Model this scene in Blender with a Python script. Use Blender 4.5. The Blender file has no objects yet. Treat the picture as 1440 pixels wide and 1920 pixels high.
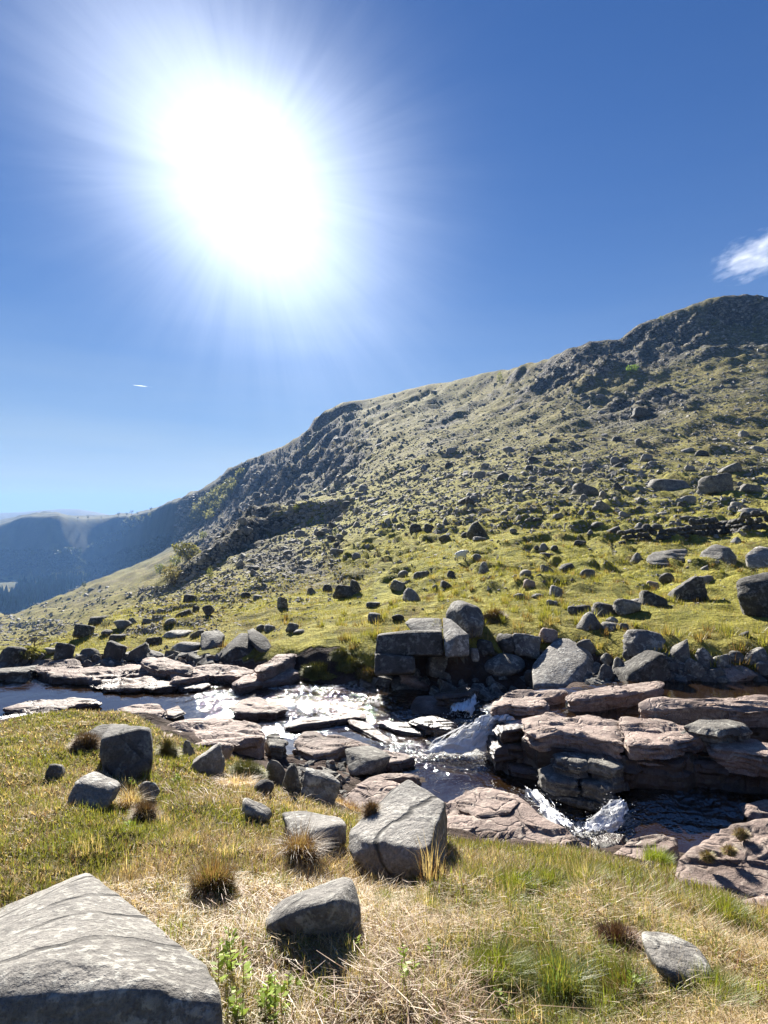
import bpy, bmesh, math, random
import numpy as np
from mathutils import Vector, Matrix
from mathutils.bvhtree import BVHTree

random.seed(7)
RNG = np.random.default_rng(7)
scene = bpy.context.scene
COL = scene.collection

# ------------------------------------------------------------------ camera
F = 1100.0            # focal length in photo pixels (1440 x 1920 frame)
EYE = 1.6
HAZE = 0.00014
cam_data = bpy.data.cameras.new('camera')
cam = bpy.data.objects.new('camera', cam_data)
COL.objects.link(cam)
cam.location = (0, 0, EYE)
cam.rotation_euler = (math.radians(90), 0, 0)
cam_data.sensor_fit = 'VERTICAL'
cam_data.angle = 2 * math.atan(960 / F)
cam_data.clip_start = 0.05
cam_data.clip_end = 30000
scene.camera = cam

# ------------------------------------------------------------------ sun, sky, exposure
SUN = Vector(((460 - 720) / F, 1.0, (960 - 340) / F)).normalized()
SUN_EL = math.asin(SUN.z)
SUN_AZ = math.atan2(SUN.x, SUN.y)          # from +Y, clockwise positive
sun_data = bpy.data.lights.new('sun', 'SUN')
sun_data.energy = 5.0
sun_data.angle = math.radians(0.53)
sun_data.color = (1.0, 0.95, 0.86)
sun = bpy.data.objects.new('sun', sun_data)
COL.objects.link(sun)
sun.rotation_euler = SUN.to_track_quat('Z', 'Y').to_euler()
sun.location = (0, 0, 200)

world = bpy.data.worlds.new('World')
scene.world = world
world.use_nodes = True
wn = world.node_tree
wn.nodes.clear()
def wnode(t, **k):
    n = wn.nodes.new(t)
    for a, b in k.items():
        setattr(n, a, b)
    return n
w_out = wnode('ShaderNodeOutputWorld')
w_bg = wnode('ShaderNodeBackground')
w_bg.inputs['Strength'].default_value = 0.05
sky = wnode('ShaderNodeTexSky', sky_type='NISHITA')
sky.sun_disc = False
sky.sun_elevation = SUN_EL
sky.sun_rotation = SUN_AZ
sky.altitude = 300
sky.air_density = 1.0
sky.dust_density = 0.0
sky.ozone_density = 6.0
# the bright aureole round the sun, scattered light and lens glare in one
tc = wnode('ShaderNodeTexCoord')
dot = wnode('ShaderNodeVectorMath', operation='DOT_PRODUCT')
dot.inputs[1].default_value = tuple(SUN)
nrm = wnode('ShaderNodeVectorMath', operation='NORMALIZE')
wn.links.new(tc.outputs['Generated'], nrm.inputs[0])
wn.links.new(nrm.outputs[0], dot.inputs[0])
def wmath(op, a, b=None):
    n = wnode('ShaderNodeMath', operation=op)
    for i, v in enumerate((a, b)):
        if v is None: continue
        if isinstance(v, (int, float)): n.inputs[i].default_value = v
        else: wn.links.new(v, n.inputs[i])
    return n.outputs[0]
# stretched along one axis and faintly rayed in imitation of lens glare
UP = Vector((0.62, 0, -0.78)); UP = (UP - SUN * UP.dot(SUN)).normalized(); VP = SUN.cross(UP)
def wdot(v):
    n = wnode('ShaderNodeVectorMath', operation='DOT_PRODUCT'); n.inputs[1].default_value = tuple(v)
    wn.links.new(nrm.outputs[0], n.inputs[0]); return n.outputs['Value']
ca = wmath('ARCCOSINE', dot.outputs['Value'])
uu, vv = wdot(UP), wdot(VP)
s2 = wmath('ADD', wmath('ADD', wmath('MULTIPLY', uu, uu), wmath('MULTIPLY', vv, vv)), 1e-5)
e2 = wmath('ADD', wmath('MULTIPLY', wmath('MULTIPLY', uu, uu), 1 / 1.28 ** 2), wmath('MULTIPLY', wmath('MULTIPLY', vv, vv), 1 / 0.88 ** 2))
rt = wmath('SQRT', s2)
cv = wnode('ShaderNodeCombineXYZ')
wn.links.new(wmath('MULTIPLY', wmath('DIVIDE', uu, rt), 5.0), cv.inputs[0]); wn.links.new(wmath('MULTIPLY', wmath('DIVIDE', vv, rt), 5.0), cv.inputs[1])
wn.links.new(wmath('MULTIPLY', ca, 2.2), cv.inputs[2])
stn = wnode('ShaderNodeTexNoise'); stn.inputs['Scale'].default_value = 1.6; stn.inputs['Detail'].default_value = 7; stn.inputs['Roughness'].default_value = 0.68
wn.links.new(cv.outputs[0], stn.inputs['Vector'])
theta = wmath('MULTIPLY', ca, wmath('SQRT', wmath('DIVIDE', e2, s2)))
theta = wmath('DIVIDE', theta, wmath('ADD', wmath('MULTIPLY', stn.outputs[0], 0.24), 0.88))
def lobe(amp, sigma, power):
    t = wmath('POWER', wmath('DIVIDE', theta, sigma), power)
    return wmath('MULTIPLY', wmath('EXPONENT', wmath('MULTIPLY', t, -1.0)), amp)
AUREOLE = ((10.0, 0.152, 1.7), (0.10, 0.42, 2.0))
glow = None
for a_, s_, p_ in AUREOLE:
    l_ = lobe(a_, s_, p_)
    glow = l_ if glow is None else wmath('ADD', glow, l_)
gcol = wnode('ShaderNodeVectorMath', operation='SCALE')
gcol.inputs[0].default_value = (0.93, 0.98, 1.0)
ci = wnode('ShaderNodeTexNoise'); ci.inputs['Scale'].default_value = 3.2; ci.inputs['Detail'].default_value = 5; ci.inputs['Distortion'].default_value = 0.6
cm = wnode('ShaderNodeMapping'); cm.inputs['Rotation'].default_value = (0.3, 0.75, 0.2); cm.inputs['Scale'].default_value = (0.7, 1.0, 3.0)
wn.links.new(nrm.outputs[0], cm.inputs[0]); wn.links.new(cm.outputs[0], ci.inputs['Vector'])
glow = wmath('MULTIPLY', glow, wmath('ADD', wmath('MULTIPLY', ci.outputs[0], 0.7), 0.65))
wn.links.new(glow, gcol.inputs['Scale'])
# sky colour tinted and dimmed, its brightest parts held back
sv = wnode('ShaderNodeVectorMath', operation='MULTIPLY'); sv.inputs[1].default_value = (0.312, 0.478, 0.735)
wn.links.new(sky.outputs[0], sv.inputs[0])
sk = wnode('ShaderNodeVectorMath', operation='MULTIPLY_ADD'); sk.inputs[1].default_value = (0.055, 0.055, 0.055); sk.inputs[2].default_value = (1, 1, 1)
wn.links.new(sky.outputs[0], sk.inputs[0])
tint = wnode('ShaderNodeVectorMath', operation='DIVIDE')
wn.links.new(sv.outputs[0], tint.inputs[0]); wn.links.new(sk.outputs[0], tint.inputs[1])
# pale air low over the horizon, with faint flat streaks of high cloud
sxyz = wnode('ShaderNodeSeparateXYZ'); wn.links.new(nrm.outputs[0], sxyz.inputs[0])
hzm = wnode('ShaderNodeMapping'); hzm.inputs['Scale'].default_value = (0.9, 0.9, 9.0); hzm.inputs['Rotation'].default_value = (0.06, 0.10, 0)
wn.links.new(nrm.outputs[0], hzm.inputs[0])
hzn = wnode('ShaderNodeTexNoise'); hzn.inputs['Scale'].default_value = 1.7; hzn.inputs['Detail'].default_value = 4
wn.links.new(hzm.outputs[0], hzn.inputs['Vector'])
hw = wmath('EXPONENT', wmath('MULTIPLY', wmath('MAXIMUM', sxyz.outputs[2], 0.0), -1 / 0.125))
hw = wmath('MULTIPLY', hw, wmath('ADD', wmath('MULTIPLY', hzn.outputs[0], 1.5), 0.45))
hmix = wnode('ShaderNodeMix', data_type='RGBA'); hmix.clamp_factor = True
wn.links.new(hw, hmix.inputs['Factor']); wn.links.new(tint.outputs[0], hmix.inputs[6]); hmix.inputs[7].default_value = (3.55, 4.25, 4.6, 1)
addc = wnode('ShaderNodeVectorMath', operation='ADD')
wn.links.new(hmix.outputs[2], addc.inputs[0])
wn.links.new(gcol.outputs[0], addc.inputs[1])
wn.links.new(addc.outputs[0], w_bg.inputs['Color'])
wn.links.new(w_bg.outputs[0], w_out.inputs['Surface'])

vs = scene.view_settings
vs.view_transform = 'Standard'
vs.look = 'None'
vs.gamma = 1.0
vs.use_curve_mapping = False
vs.exposure = 1.72
scene.display_settings.display_device = 'sRGB'
scene.render.engine = 'CYCLES'
cy = scene.cycles
cy.use_denoising = True
cy.max_bounces = 8
cy.diffuse_bounces = 3
cy.glossy_bounces = 3
cy.transmission_bounces = 4
cy.transparent_max_bounces = 12
cy.volume_bounces = 1
cy.sample_clamp_indirect = 6.0
cy.caustics_reflective = False
cy.caustics_refractive = False

# ------------------------------------------------------------------ numpy noise
def _h(*a):
    h = np.zeros_like(a[0], dtype=np.uint32)
    for i, v in enumerate(a):
        h = h ^ (v.astype(np.int64) & 0xffffffff).astype(np.uint32) * np.uint32((374761393, 668265263, 2147483647 - 58, 1274126177)[i])
        h = (h ^ (h >> np.uint32(13))) * np.uint32(1274126177)
    h = h ^ (h >> np.uint32(16))
    return h.astype(np.float64) / 2147483648.0 - 1.0

def noise2(x, y, seed=0):
    x = np.asarray(x, float); y = np.asarray(y, float)
    ix = np.floor(x); iy = np.floor(y)
    fx = x - ix; fy = y - iy
    ux = fx * fx * fx * (fx * (fx * 6 - 15) + 10); uy = fy * fy * fy * (fy * (fy * 6 - 15) + 10)
    s = np.full_like(ix, seed)
    def g(dx, dy): return _h(ix + dx, iy + dy, s)
    a = g(0, 0); b = g(1, 0); c = g(0, 1); d = g(1, 1)
    return (a * (1 - ux) + b * ux) * (1 - uy) + (c * (1 - ux) + d * ux) * uy

def noise3(P, seed=0):
    i = np.floor(P); f = P - i
    u = f * f * f * (f * (f * 6 - 15) + 10)
    s = np.full_like(i[:, 0], seed)
    r = 0
    for dx in (0, 1):
        wx = u[:, 0] if dx else 1 - u[:, 0]
        for dy in (0, 1):
            wy = u[:, 1] if dy else 1 - u[:, 1]
            for dz in (0, 1):
                wz = u[:, 2] if dz else 1 - u[:, 2]
                r = r + wx * wy * wz * _h(i[:, 0] + dx, i[:, 1] + dy, i[:, 2] + dz, s)
    return r

def fbm2(x, y, octaves=4, seed=0, gain=0.5):
    r = 0; a = 1.0
    for k in range(octaves):
        r = r + a * noise2(x * 2 ** k + 17.3 * k, y * 2 ** k - 9.1 * k, seed + k)
        a *= gain
    return r

def fbm3(P, octaves=4, seed=0, gain=0.5):
    r = 0; a = 1.0
    for k in range(octaves):
        r = r + a * noise3(P * 2 ** k + 13.7 * k, seed + k)
        a *= gain
    return r

def sstep(a, b, x):
    t = np.clip((x - a) / (b - a), 0, 1)
    return t * t * (3 - 2 * t)

# ------------------------------------------------------------------ helpers
def np_mesh(name, V, Fc, smooth=True, colors=None, attrs=None):
    V = np.asarray(V, np.float32); Fc = np.asarray(Fc, np.int32)
    k = Fc.shape[1]
    me = bpy.data.meshes.new(name)
    me.vertices.add(len(V)); me.vertices.foreach_set('co', V.ravel())
    me.loops.add(Fc.size); me.loops.foreach_set('vertex_index', Fc.ravel())
    me.polygons.add(len(Fc))
    me.polygons.foreach_set('loop_start', np.arange(0, Fc.size, k, dtype=np.int32))
    me.polygons.foreach_set('loop_total', np.full(len(Fc), k, np.int32))
    me.polygons.foreach_set('use_smooth', np.full(len(Fc), smooth, bool))
    if colors is not None:
        at = me.color_attributes.new('tint', 'FLOAT_COLOR', 'POINT')
        c = np.ones((len(V), 4), np.float32); c[:, :colors.shape[1]] = colors
        at.data.foreach_set('color', c.ravel())
    me.update(calc_edges=True)
    me.validate()
    return me

def link(name, me, mat=None, parent=None):
    o = bpy.data.objects.new(name, me)
    COL.objects.link(o)
    if mat is not None and me is not None and len(me.materials) == 0:
        me.materials.append(mat)
    if parent is not None:
        o.parent = parent
    return o

def tag(o, label=None, cat=None, group=None, kind=None):
    if label: o['label'] = label
    if cat: o['category'] = cat
    if group: o['group'] = group
    if kind: o['kind'] = kind
    return o

def W(px, py, y):
    return np.array(((px - 720) / F * y, y, EYE + (960 - py) / F * y))

def at_rel(px, py, rel):
    """point seen at (px,py) that lies rel metres below the eye"""
    return W(px, py, F * rel / (py - 960.0))

# ------------------------------------------------------------------ materials
def new_mat(name):
    m = bpy.data.materials.new(name); m.use_nodes = True
    nt = m.node_tree; nt.nodes.clear()
    return m, nt
class NT:
    def __init__(s, nt): s.nt = nt
    def n(s, t, **k):
        nd = s.nt.nodes.new(t)
        for a, b in k.items(): setattr(nd, a, b)
        return nd
    def l(s, a, b): s.nt.links.new(a, b)
    def math(s, op, a, b=None, c=None, clamp=False):
        nd = s.n('ShaderNodeMath', operation=op); nd.use_clamp = clamp
        for i, v in enumerate((a, b, c)):
            if v is None: continue
            if isinstance(v, (int, float)): nd.inputs[i].default_value = v
            else: s.l(v, nd.inputs[i])
        return nd.outputs[0]
    def noise(s, vec, scale, detail=4, rough=0.55, dist=0.0):
        nd = s.n('ShaderNodeTexNoise'); nd.inputs['Scale'].default_value = scale
        nd.inputs['Detail'].default_value = detail; nd.inputs['Roughness'].default_value = rough
        nd.inputs['Distortion'].default_value = dist
        if vec is not None: s.l(vec, nd.inputs['Vector'])
        return nd.outputs[0]
    def ramp(s, fac, stops, interp='LINEAR'):
        nd = s.n('ShaderNodeValToRGB'); cr = nd.color_ramp; cr.interpolation = interp
        while len(cr.elements) < len(stops): cr.elements.new(0.5)
        for e, (p, c) in zip(cr.elements, stops):
            e.position = p
            e.color = (c, c, c, 1) if isinstance(c, (int, float)) else tuple(c) + (1,)
        s.l(fac, nd.inputs[0]); return nd.outputs[0]
    def mix(s, fac, a, b, blend='MIX'):
        nd = s.n('ShaderNodeMix', data_type='RGBA', blend_type=blend)
        if isinstance(fac, (int, float)): nd.inputs[0].default_value = fac
        else: s.l(fac, nd.inputs[0])
        for i, v in ((6, a), (7, b)):
            if isinstance(v, tuple): nd.inputs[i].default_value = v + (1,) if len(v) == 3 else v
            else: s.l(v, nd.inputs[i])
        return nd.outputs[2]
    def bump(s, h, strength, dist, normal=None):
        nd = s.n('ShaderNodeBump'); nd.inputs['Strength'].default_value = strength
        nd.inputs['Distance'].default_value = dist
        s.l(h, nd.inputs['Height'])
        if normal is not None: s.l(normal, nd.inputs['Normal'])
        return nd.outputs[0]
    def out(s, shader):
        o = s.n('ShaderNodeOutputMaterial'); s.l(shader, o.inputs['Surface']); return o

def rock_mat(name, dark, light, lichen, lichen_amt=0.5, rough=0.85, bump_d=0.045, fine=1.0, tintvar=0.25, spec=0.3, wet=False, crack_w=.12, strata=None, lsc=1.0):
    m, nt = new_mat(name); N = NT(nt)
    geo = N.n('ShaderNodeNewGeometry'); oi = N.n('ShaderNodeObjectInfo')
    off = N.n('ShaderNodeVectorMath', operation='MULTIPLY_ADD')
    off.inputs[1].default_value = (1, 1, 1)
    rv = N.n('ShaderNodeVectorMath', operation='SCALE'); rv.inputs[0].default_value = (31.0, 17.0, 23.0)
    N.l(oi.outputs['Random'], rv.inputs['Scale'])
    N.l(geo.outputs['Position'], off.inputs[0]); N.l(rv.outputs[0], off.inputs[2])
    P = off.outputs[0]
    n1 = N.noise(P, 2.2 * fine, 6, 0.6)
    n2 = N.noise(P, 14 * fine * lsc, 6, 0.65)
    n3 = N.noise(P, 70 * fine, 4, 0.7)
    base = N.mix(N.ramp(n1, [(0.35, 0.0), (0.65, 1.0)]), dark, light)
    spk = N.ramp(n3, [(0.35, 0.62), (0.5, 1.0), (0.68, 1.35)])
    base = N.mix(0.8, base, spk, 'MULTIPLY')
    # lichen patches
    li = N.math('MULTIPLY', N.ramp(n2, [(0.50, 0.0), (0.58, 1.0)]), N.ramp(N.noise(P, 4.5 * fine * lsc, 3, 0.5), [(0.38, 0.0), (0.58, 1.0)]))
    li = N.math('MULTIPLY', li, lichen_amt)
    base = N.mix(li, base, lichen)
    # dark stains
    st = N.ramp(N.noise(P, 7 * fine, 5, 0.7, 0.6), [(0.33, 1.0), (0.43, 0.0)])
    base = N.mix(N.math('MULTIPLY', st, 0.55), base, tuple(c * 0.45 for c in dark))
    fiss = None
    if strata:
        mp = N.n('ShaderNodeMapping'); mp.inputs['Rotation'].default_value = strata; N.l(P, mp.inputs[0])
        wvt = N.n('ShaderNodeTexWave', wave_type='BANDS', bands_direction='X'); wvt.inputs['Scale'].default_value = 1.25
        wvt.inputs['Distortion'].default_value = 3.2; wvt.inputs['Detail'].default_value = 4; wvt.inputs['Detail Scale'].default_value = 1.6; N.l(mp.outputs[0], wvt.inputs[0])
        fiss = N.math('MAXIMUM', N.ramp(wvt.outputs['Fac'], [(0.0, 0.0), (0.05, 1.0)]), N.ramp(N.noise(P, 2.5, 2, .5), [(.45, 0.0), (.55, 1.0)]))
        base = N.mix(fiss, tuple(c * .35 for c in dark), base)
    val = N.math('MULTIPLY_ADD', oi.outputs['Random'], tintvar, 1 - tintvar / 2)
    base = N.mix(1.0, base, (1.03, 1.0, 0.95), 'MULTIPLY')
    hsv = N.n('ShaderNodeHueSaturation'); N.l(val, hsv.inputs['Value']); N.l(base, hsv.inputs['Color'])
    bs = N.n('ShaderNodeBsdfPrincipled')
    outc = hsv.outputs[0]
    bs.inputs['Roughness'].default_value = rough
    if wet:      # rock stays dark and glossy in the splash zone just above the water
        sz = N.n('ShaderNodeSeparateXYZ'); N.l(geo.outputs['Position'], sz.inputs[0])
        wz = N.math('ADD', sz.outputs[2], N.math('MULTIPLY', n1, .16))
        mr = N.n('ShaderNodeMapRange'); mr.inputs['From Min'].default_value = -1.29; mr.inputs['From Max'].default_value = -1.19
        mr.inputs['To Min'].default_value = 1; mr.inputs['To Max'].default_value = 0; N.l(wz, mr.inputs[0])
        outc = N.mix(N.math('MULTIPLY', mr.outputs[0], .78), outc, (0.045, 0.028, 0.022))
        N.l(N.math('MULTIPLY_ADD', mr.outputs[0], .42 - rough, rough), bs.inputs['Roughness'])
    N.l(outc, bs.inputs['Base Color'])
    bs.inputs['Specular IOR Level'].default_value = spec
    # bedding planes + cracks
    vor = N.n('ShaderNodeTexVoronoi', feature='DISTANCE_TO_EDGE'); vor.inputs['Scale'].default_value = 1.7 * fine
    wv = N.n('ShaderNodeVectorMath', operation='ADD'); sc = N.n('ShaderNodeVectorMath', operation='MULTIPLY')
    sc.inputs[1].default_value = (1.0, 1.0, 3.2); N.l(P, sc.inputs[0])
    nv = N.n('ShaderNodeTexNoise'); nv.inputs['Scale'].default_value = 3.0 * fine; N.l(P, nv.inputs['Vector'])
    ns = N.n('ShaderNodeVectorMath', operation='SCALE'); ns.inputs['Scale'].default_value = 1.3; N.l(nv.outputs[1], ns.inputs[0])
    N.l(sc.outputs[0], wv.inputs[0]); N.l(ns.outputs[0], wv.inputs[1]); N.l(wv.outputs[0], vor.inputs['Vector'])
    crack = N.ramp(vor.outputs['Distance'], [(0.0, 0.0), (0.06, 1.0)])
    h = N.math('ADD', N.math('MULTIPLY', n2, 0.8), N.math('ADD', N.math('MULTIPLY', n3, 0.22), N.math('MULTIPLY', crack, crack_w)))
    if fiss is not None: h = N.math('ADD', h, N.math('MULTIPLY', fiss, .45))
    N.l(N.bump(h, 0.9, bump_d), bs.inputs['Normal'])
    N.out(bs.outputs[0])
    return m

M = {}
M['grey'] = rock_mat('grey_lichen_rock', (0.12, 0.115, 0.11), (0.235, 0.225, 0.213), (0.48, 0.48, 0.45), 0.85)
M['fissured'] = rock_mat('fissured_grey_rock', (0.13, 0.125, 0.12), (0.25, 0.24, 0.228), (0.47, 0.47, 0.44), 0.6, strata=(0.35, 0.5, 0.75), lsc=1.9, bump_d=0.035)
M['slate'] = rock_mat('layered_slate_rock', (0.055, 0.053, 0.052), (0.14, 0.135, 0.13), (0.36, 0.36, 0.33), 0.4, strata=(1.1, 0.9, 0.3), lsc=1.6, bump_d=0.03)
M['mid'] = rock_mat('grey_rock', (0.075, 0.07, 0.065), (0.185, 0.177, 0.163), (0.42, 0.42, 0.38), 0.6)
M['dark'] = rock_mat('dark_shaded_rock', (0.036, 0.033, 0.030), (0.095, 0.089, 0.082), (0.34, 0.34, 0.31), 0.45)  # dark stone, lowered further to hold the shade on the far-bank blocks
M['pink'] = rock_mat('pink_bedrock', (0.150, 0.112, 0.098), (0.33, 0.255, 0.225), (0.42, 0.37, 0.32), 0.55, rough=0.75, bump_d=0.035, spec=0.22, wet=True, crack_w=.35)
M['wet'] = rock_mat('wet_and_shaded_rock', (0.030, 0.022, 0.018), (0.085, 0.062, 0.052), (0.13, 0.115, 0.08), 0.5, rough=0.28, bump_d=0.03, spec=0.5)
M['scree'] = rock_mat('scree_rock', (0.10, 0.093, 0.082), (0.285, 0.268, 0.24), (0.44, 0.44, 0.41), 0.6, fine=0.6)

def leaf_mat(name, attr=True, color=(0.1, 0.12, 0.03), trans=0.45, rough=0.6):
    m, nt = new_mat(name); N = NT(nt)
    if attr:
        a = N.n('ShaderNodeAttribute'); a.attribute_name = 'tint'; c = a.outputs['Color']
    else:
        geo = N.n('ShaderNodeNewGeometry')
        c = N.mix(N.noise(geo.outputs['Position'], 3.0, 4), tuple(x * 0.6 for x in color), tuple(min(1, x * 1.5) for x in color))
    d = N.n('ShaderNodeBsdfDiffuse'); t = N.n('ShaderNodeBsdfTranslucent'); g = N.n('ShaderNodeBsdfGlossy')
    g.inputs['Roughness'].default_value = 0.5; g.inputs['Color'].default_value = (1, 1, 1, 1)
    N.l(c, d.inputs['Color'])
    tcv = N.mix(1.0, c, (1.25, 1.2, 0.7), 'MULTIPLY'); N.l(tcv, t.inputs['Color'])
    mx = N.n('ShaderNodeMixShader'); mx.inputs[0].default_value = trans
    N.l(d.outputs[0], mx.inputs[1]); N.l(t.outputs[0], mx.inputs[2])
    m2 = N.n('ShaderNodeMixShader'); m2.inputs[0].default_value = 0.035
    N.l(mx.outputs[0], m2.inputs[1]); N.l(g.outputs[0], m2.inputs[2])
    N.out(m2.outputs[0])
    return m
M['blade'] = leaf_mat('grass_blades')
M['leaf'] = leaf_mat('leaves', trans=0.4)
M['twig'] = leaf_mat('dry_twigs', trans=0.1)

def simple_mat(name, color, rough=0.9, var=0.35, scale=4.0, bump=0.0):
    m, nt = new_mat(name); N = NT(nt)
    geo = N.n('ShaderNodeNewGeometry')
    nz = N.noise(geo.outputs['Position'], scale, 5, 0.6)
    c = N.mix(N.ramp(nz, [(0.3, 0.0), (0.7, 1.0)]), tuple(x * (1 - var) for x in color), tuple(min(1, x * (1 + var)) for x in color))
    bs = N.n('ShaderNodeBsdfPrincipled'); N.l(c, bs.inputs['Base Color'])
    bs.inputs['Roughness'].default_value = rough; bs.inputs['Specular IOR Level'].default_value = 0.2
    if bump: N.l(N.bump(nz, 0.8, bump), bs.inputs['Normal'])
    N.out(bs.outputs[0]); return m
M['wool'] = simple_mat('sheep_wool', (0.78, 0.74, 0.66), scale=30, bump=0.03)
M['sheep_skin'] = simple_mat('sheep_face', (0.10, 0.09, 0.08), scale=20)
M['bark'] = simple_mat('bark', (0.13, 0.11, 0.09), scale=20, bump=0.01)

def terrain_mat():
    m, nt = new_mat('hillside_ground'); N = NT(nt)
    geo = N.n('ShaderNodeNewGeometry'); P = geo.outputs['Position']
    a = N.n('ShaderNodeAttribute'); a.attribute_name = 'tint'
    sp = N.n('ShaderNodeSeparateColor'); N.l(a.outputs['Color'], sp.inputs[0])
    R, G, B = sp.outputs[0], sp.outputs[1], sp.outputs[2]      # rock, lush, far wood
    n_f = N.noise(P, 9.0, 6, 0.7)
    n_m = N.noise(P, 1.3, 6, 0.62)
    n_l = N.noise(P, 0.16, 5, 0.6)
    lush = N.mix(N.ramp(n_m, [(0.3, 0.0), (0.7, 1.0)]), (0.09, 0.098, 0.017), (0.38, 0.34, 0.066))
    dry = N.mix(N.ramp(n_m, [(0.3, 0.0), (0.7, 1.0)]), (0.048, 0.040, 0.014), (0.25, 0.205, 0.066))
    turf = N.mix(N.math('MULTIPLY_ADD', N.math('SUBTRACT', n_l, 0.5), 1.6, G, clamp=True), dry, lush)
    # bracken and heather patches
    br = N.ramp(N.noise(P, 0.55, 5, 0.65, 0.4), [(0.56, 0.0), (0.64, 1.0)])
    turf = N.mix(N.math('MULTIPLY', br, 0.6), turf, (0.075, 0.042, 0.018))
    turf = N.mix(0.75, turf, N.ramp(n_f, [(0.25, 0.45), (0.5, 1.0), (0.75, 1.6)]), 'MULTIPLY')
    rock = N.mix(N.ramp(N.noise(P, 0.9, 7, 0.7), [(0.35, 0.0), (0.65, 1.0)]), (0.042, 0.038, 0.032), (0.215, 0.198, 0.17))
    rock = N.mix(0.7, rock, N.ramp(n_f, [(0.3, 0.5), (0.7, 1.5)]), 'MULTIPLY')
    # loose stones too small to build one by one
    wob = N.n('ShaderNodeTexNoise'); wob.inputs['Scale'].default_value = 0.8; wob.inputs['Detail'].default_value = 3; N.l(P, wob.inputs['Vector'])
    wsc = N.n('ShaderNodeVectorMath', operation='SCALE'); wsc.inputs['Scale'].default_value = 1.6; N.l(wob.outputs[1], wsc.inputs[0])
    wad = N.n('ShaderNodeVectorMath', operation='ADD'); N.l(P, wad.inputs[0]); N.l(wsc.outputs[0], wad.inputs[1])
    vo = N.n('ShaderNodeTexVoronoi'); vo.inputs['Scale'].default_value = 0.75; N.l(wad.outputs[0], vo.inputs['Vector'])
    vb = N.n('ShaderNodeTexVoronoi'); vb.inputs['Scale'].default_value = 2.1; N.l(wad.outputs[0], vb.inputs['Vector'])
    svc = N.n('ShaderNodeSeparateColor'); N.l(vo.outputs['Color'], svc.inputs[0])
    svd = N.n('ShaderNodeSeparateColor'); N.l(vb.outputs['Color'], svd.inputs[0])
    stone = N.math('MULTIPLY', N.ramp(svc.outputs[0], [(0.0, 0.35), (0.55, 0.9), (0.9, 2.0)]), N.ramp(svd.outputs[1], [(0.0, 0.6), (1.0, 1.4)]))
    stone = N.math('MULTIPLY', stone, N.ramp(vo.outputs['Distance'], [(0.35, 1.0), (0.75, 0.35)]))
    rock = N.mix(0.85, rock, stone, 'MULTIPLY')
    # steep ground shows bare rock
    nz = N.n('ShaderNodeSeparateXYZ'); N.l(geo.outputs['Normal'], nz.inputs[0])
    steep = N.ramp(nz.outputs[2], [(0.52, 1.0), (0.72, 0.0)])
    rk = N.math('ADD', R, N.math('MULTIPLY', steep, 0.8), clamp=True)
    rk = N.math('MULTIPLY_ADD', N.math('SUBTRACT', N.noise(P, 0.5, 8, 0.72), 0.5), 2.6, N.math('MULTIPLY_ADD', rk, 1.9, -0.65), clamp=True)
    base = N.mix(rk, turf, rock)
    bedc = N.mix(N.ramp(n_m, [(0.35, 0.0), (0.65, 1.0)]), (0.035, 0.024, 0.017), (0.10, 0.072, 0.06))
    base = N.mix(N.ramp(R, [(0.86, 0.0), (0.97, 1.0)]), base, bedc)
    wood = N.mix(N.ramp(N.noise(P, 0.03, 6, 0.7), [(0.35, 0.0), (0.65, 1.0)]), (0.016, 0.028, 0.012), (0.055, 0.065, 0.028))
    base = N.mix(B, base, wood)
    bs = N.n('ShaderNodeBsdfPrincipled'); N.l(base, bs.inputs['Base Color'])
    bs.inputs['Roughness'].default_value = 0.95; bs.inputs['Specular IOR Level'].default_value = 0.1
    hst = N.math('MULTIPLY', N.ramp(vo.outputs['Distance'], [(0.2, 1.0), (0.75, 0.0)]), rk)
    b1 = N.bump(N.math('ADD', n_m, N.math('MULTIPLY', hst, 0.9)), 1.0, 0.45)
    b2 = N.bump(n_f, 1.0, 0.06, b1)
    N.l(b2, bs.inputs['Normal'])
    N.out(bs.outputs[0]); return m
M['terrain'] = terrain_mat()

def bed_mat():
    m, nt = new_mat('stream_bed'); N = NT(nt)
    geo = N.n('ShaderNodeNewGeometry'); P = geo.outputs['Position']
    a = N.n('ShaderNodeAttribute'); a.attribute_name = 'tint'
    return m

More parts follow.
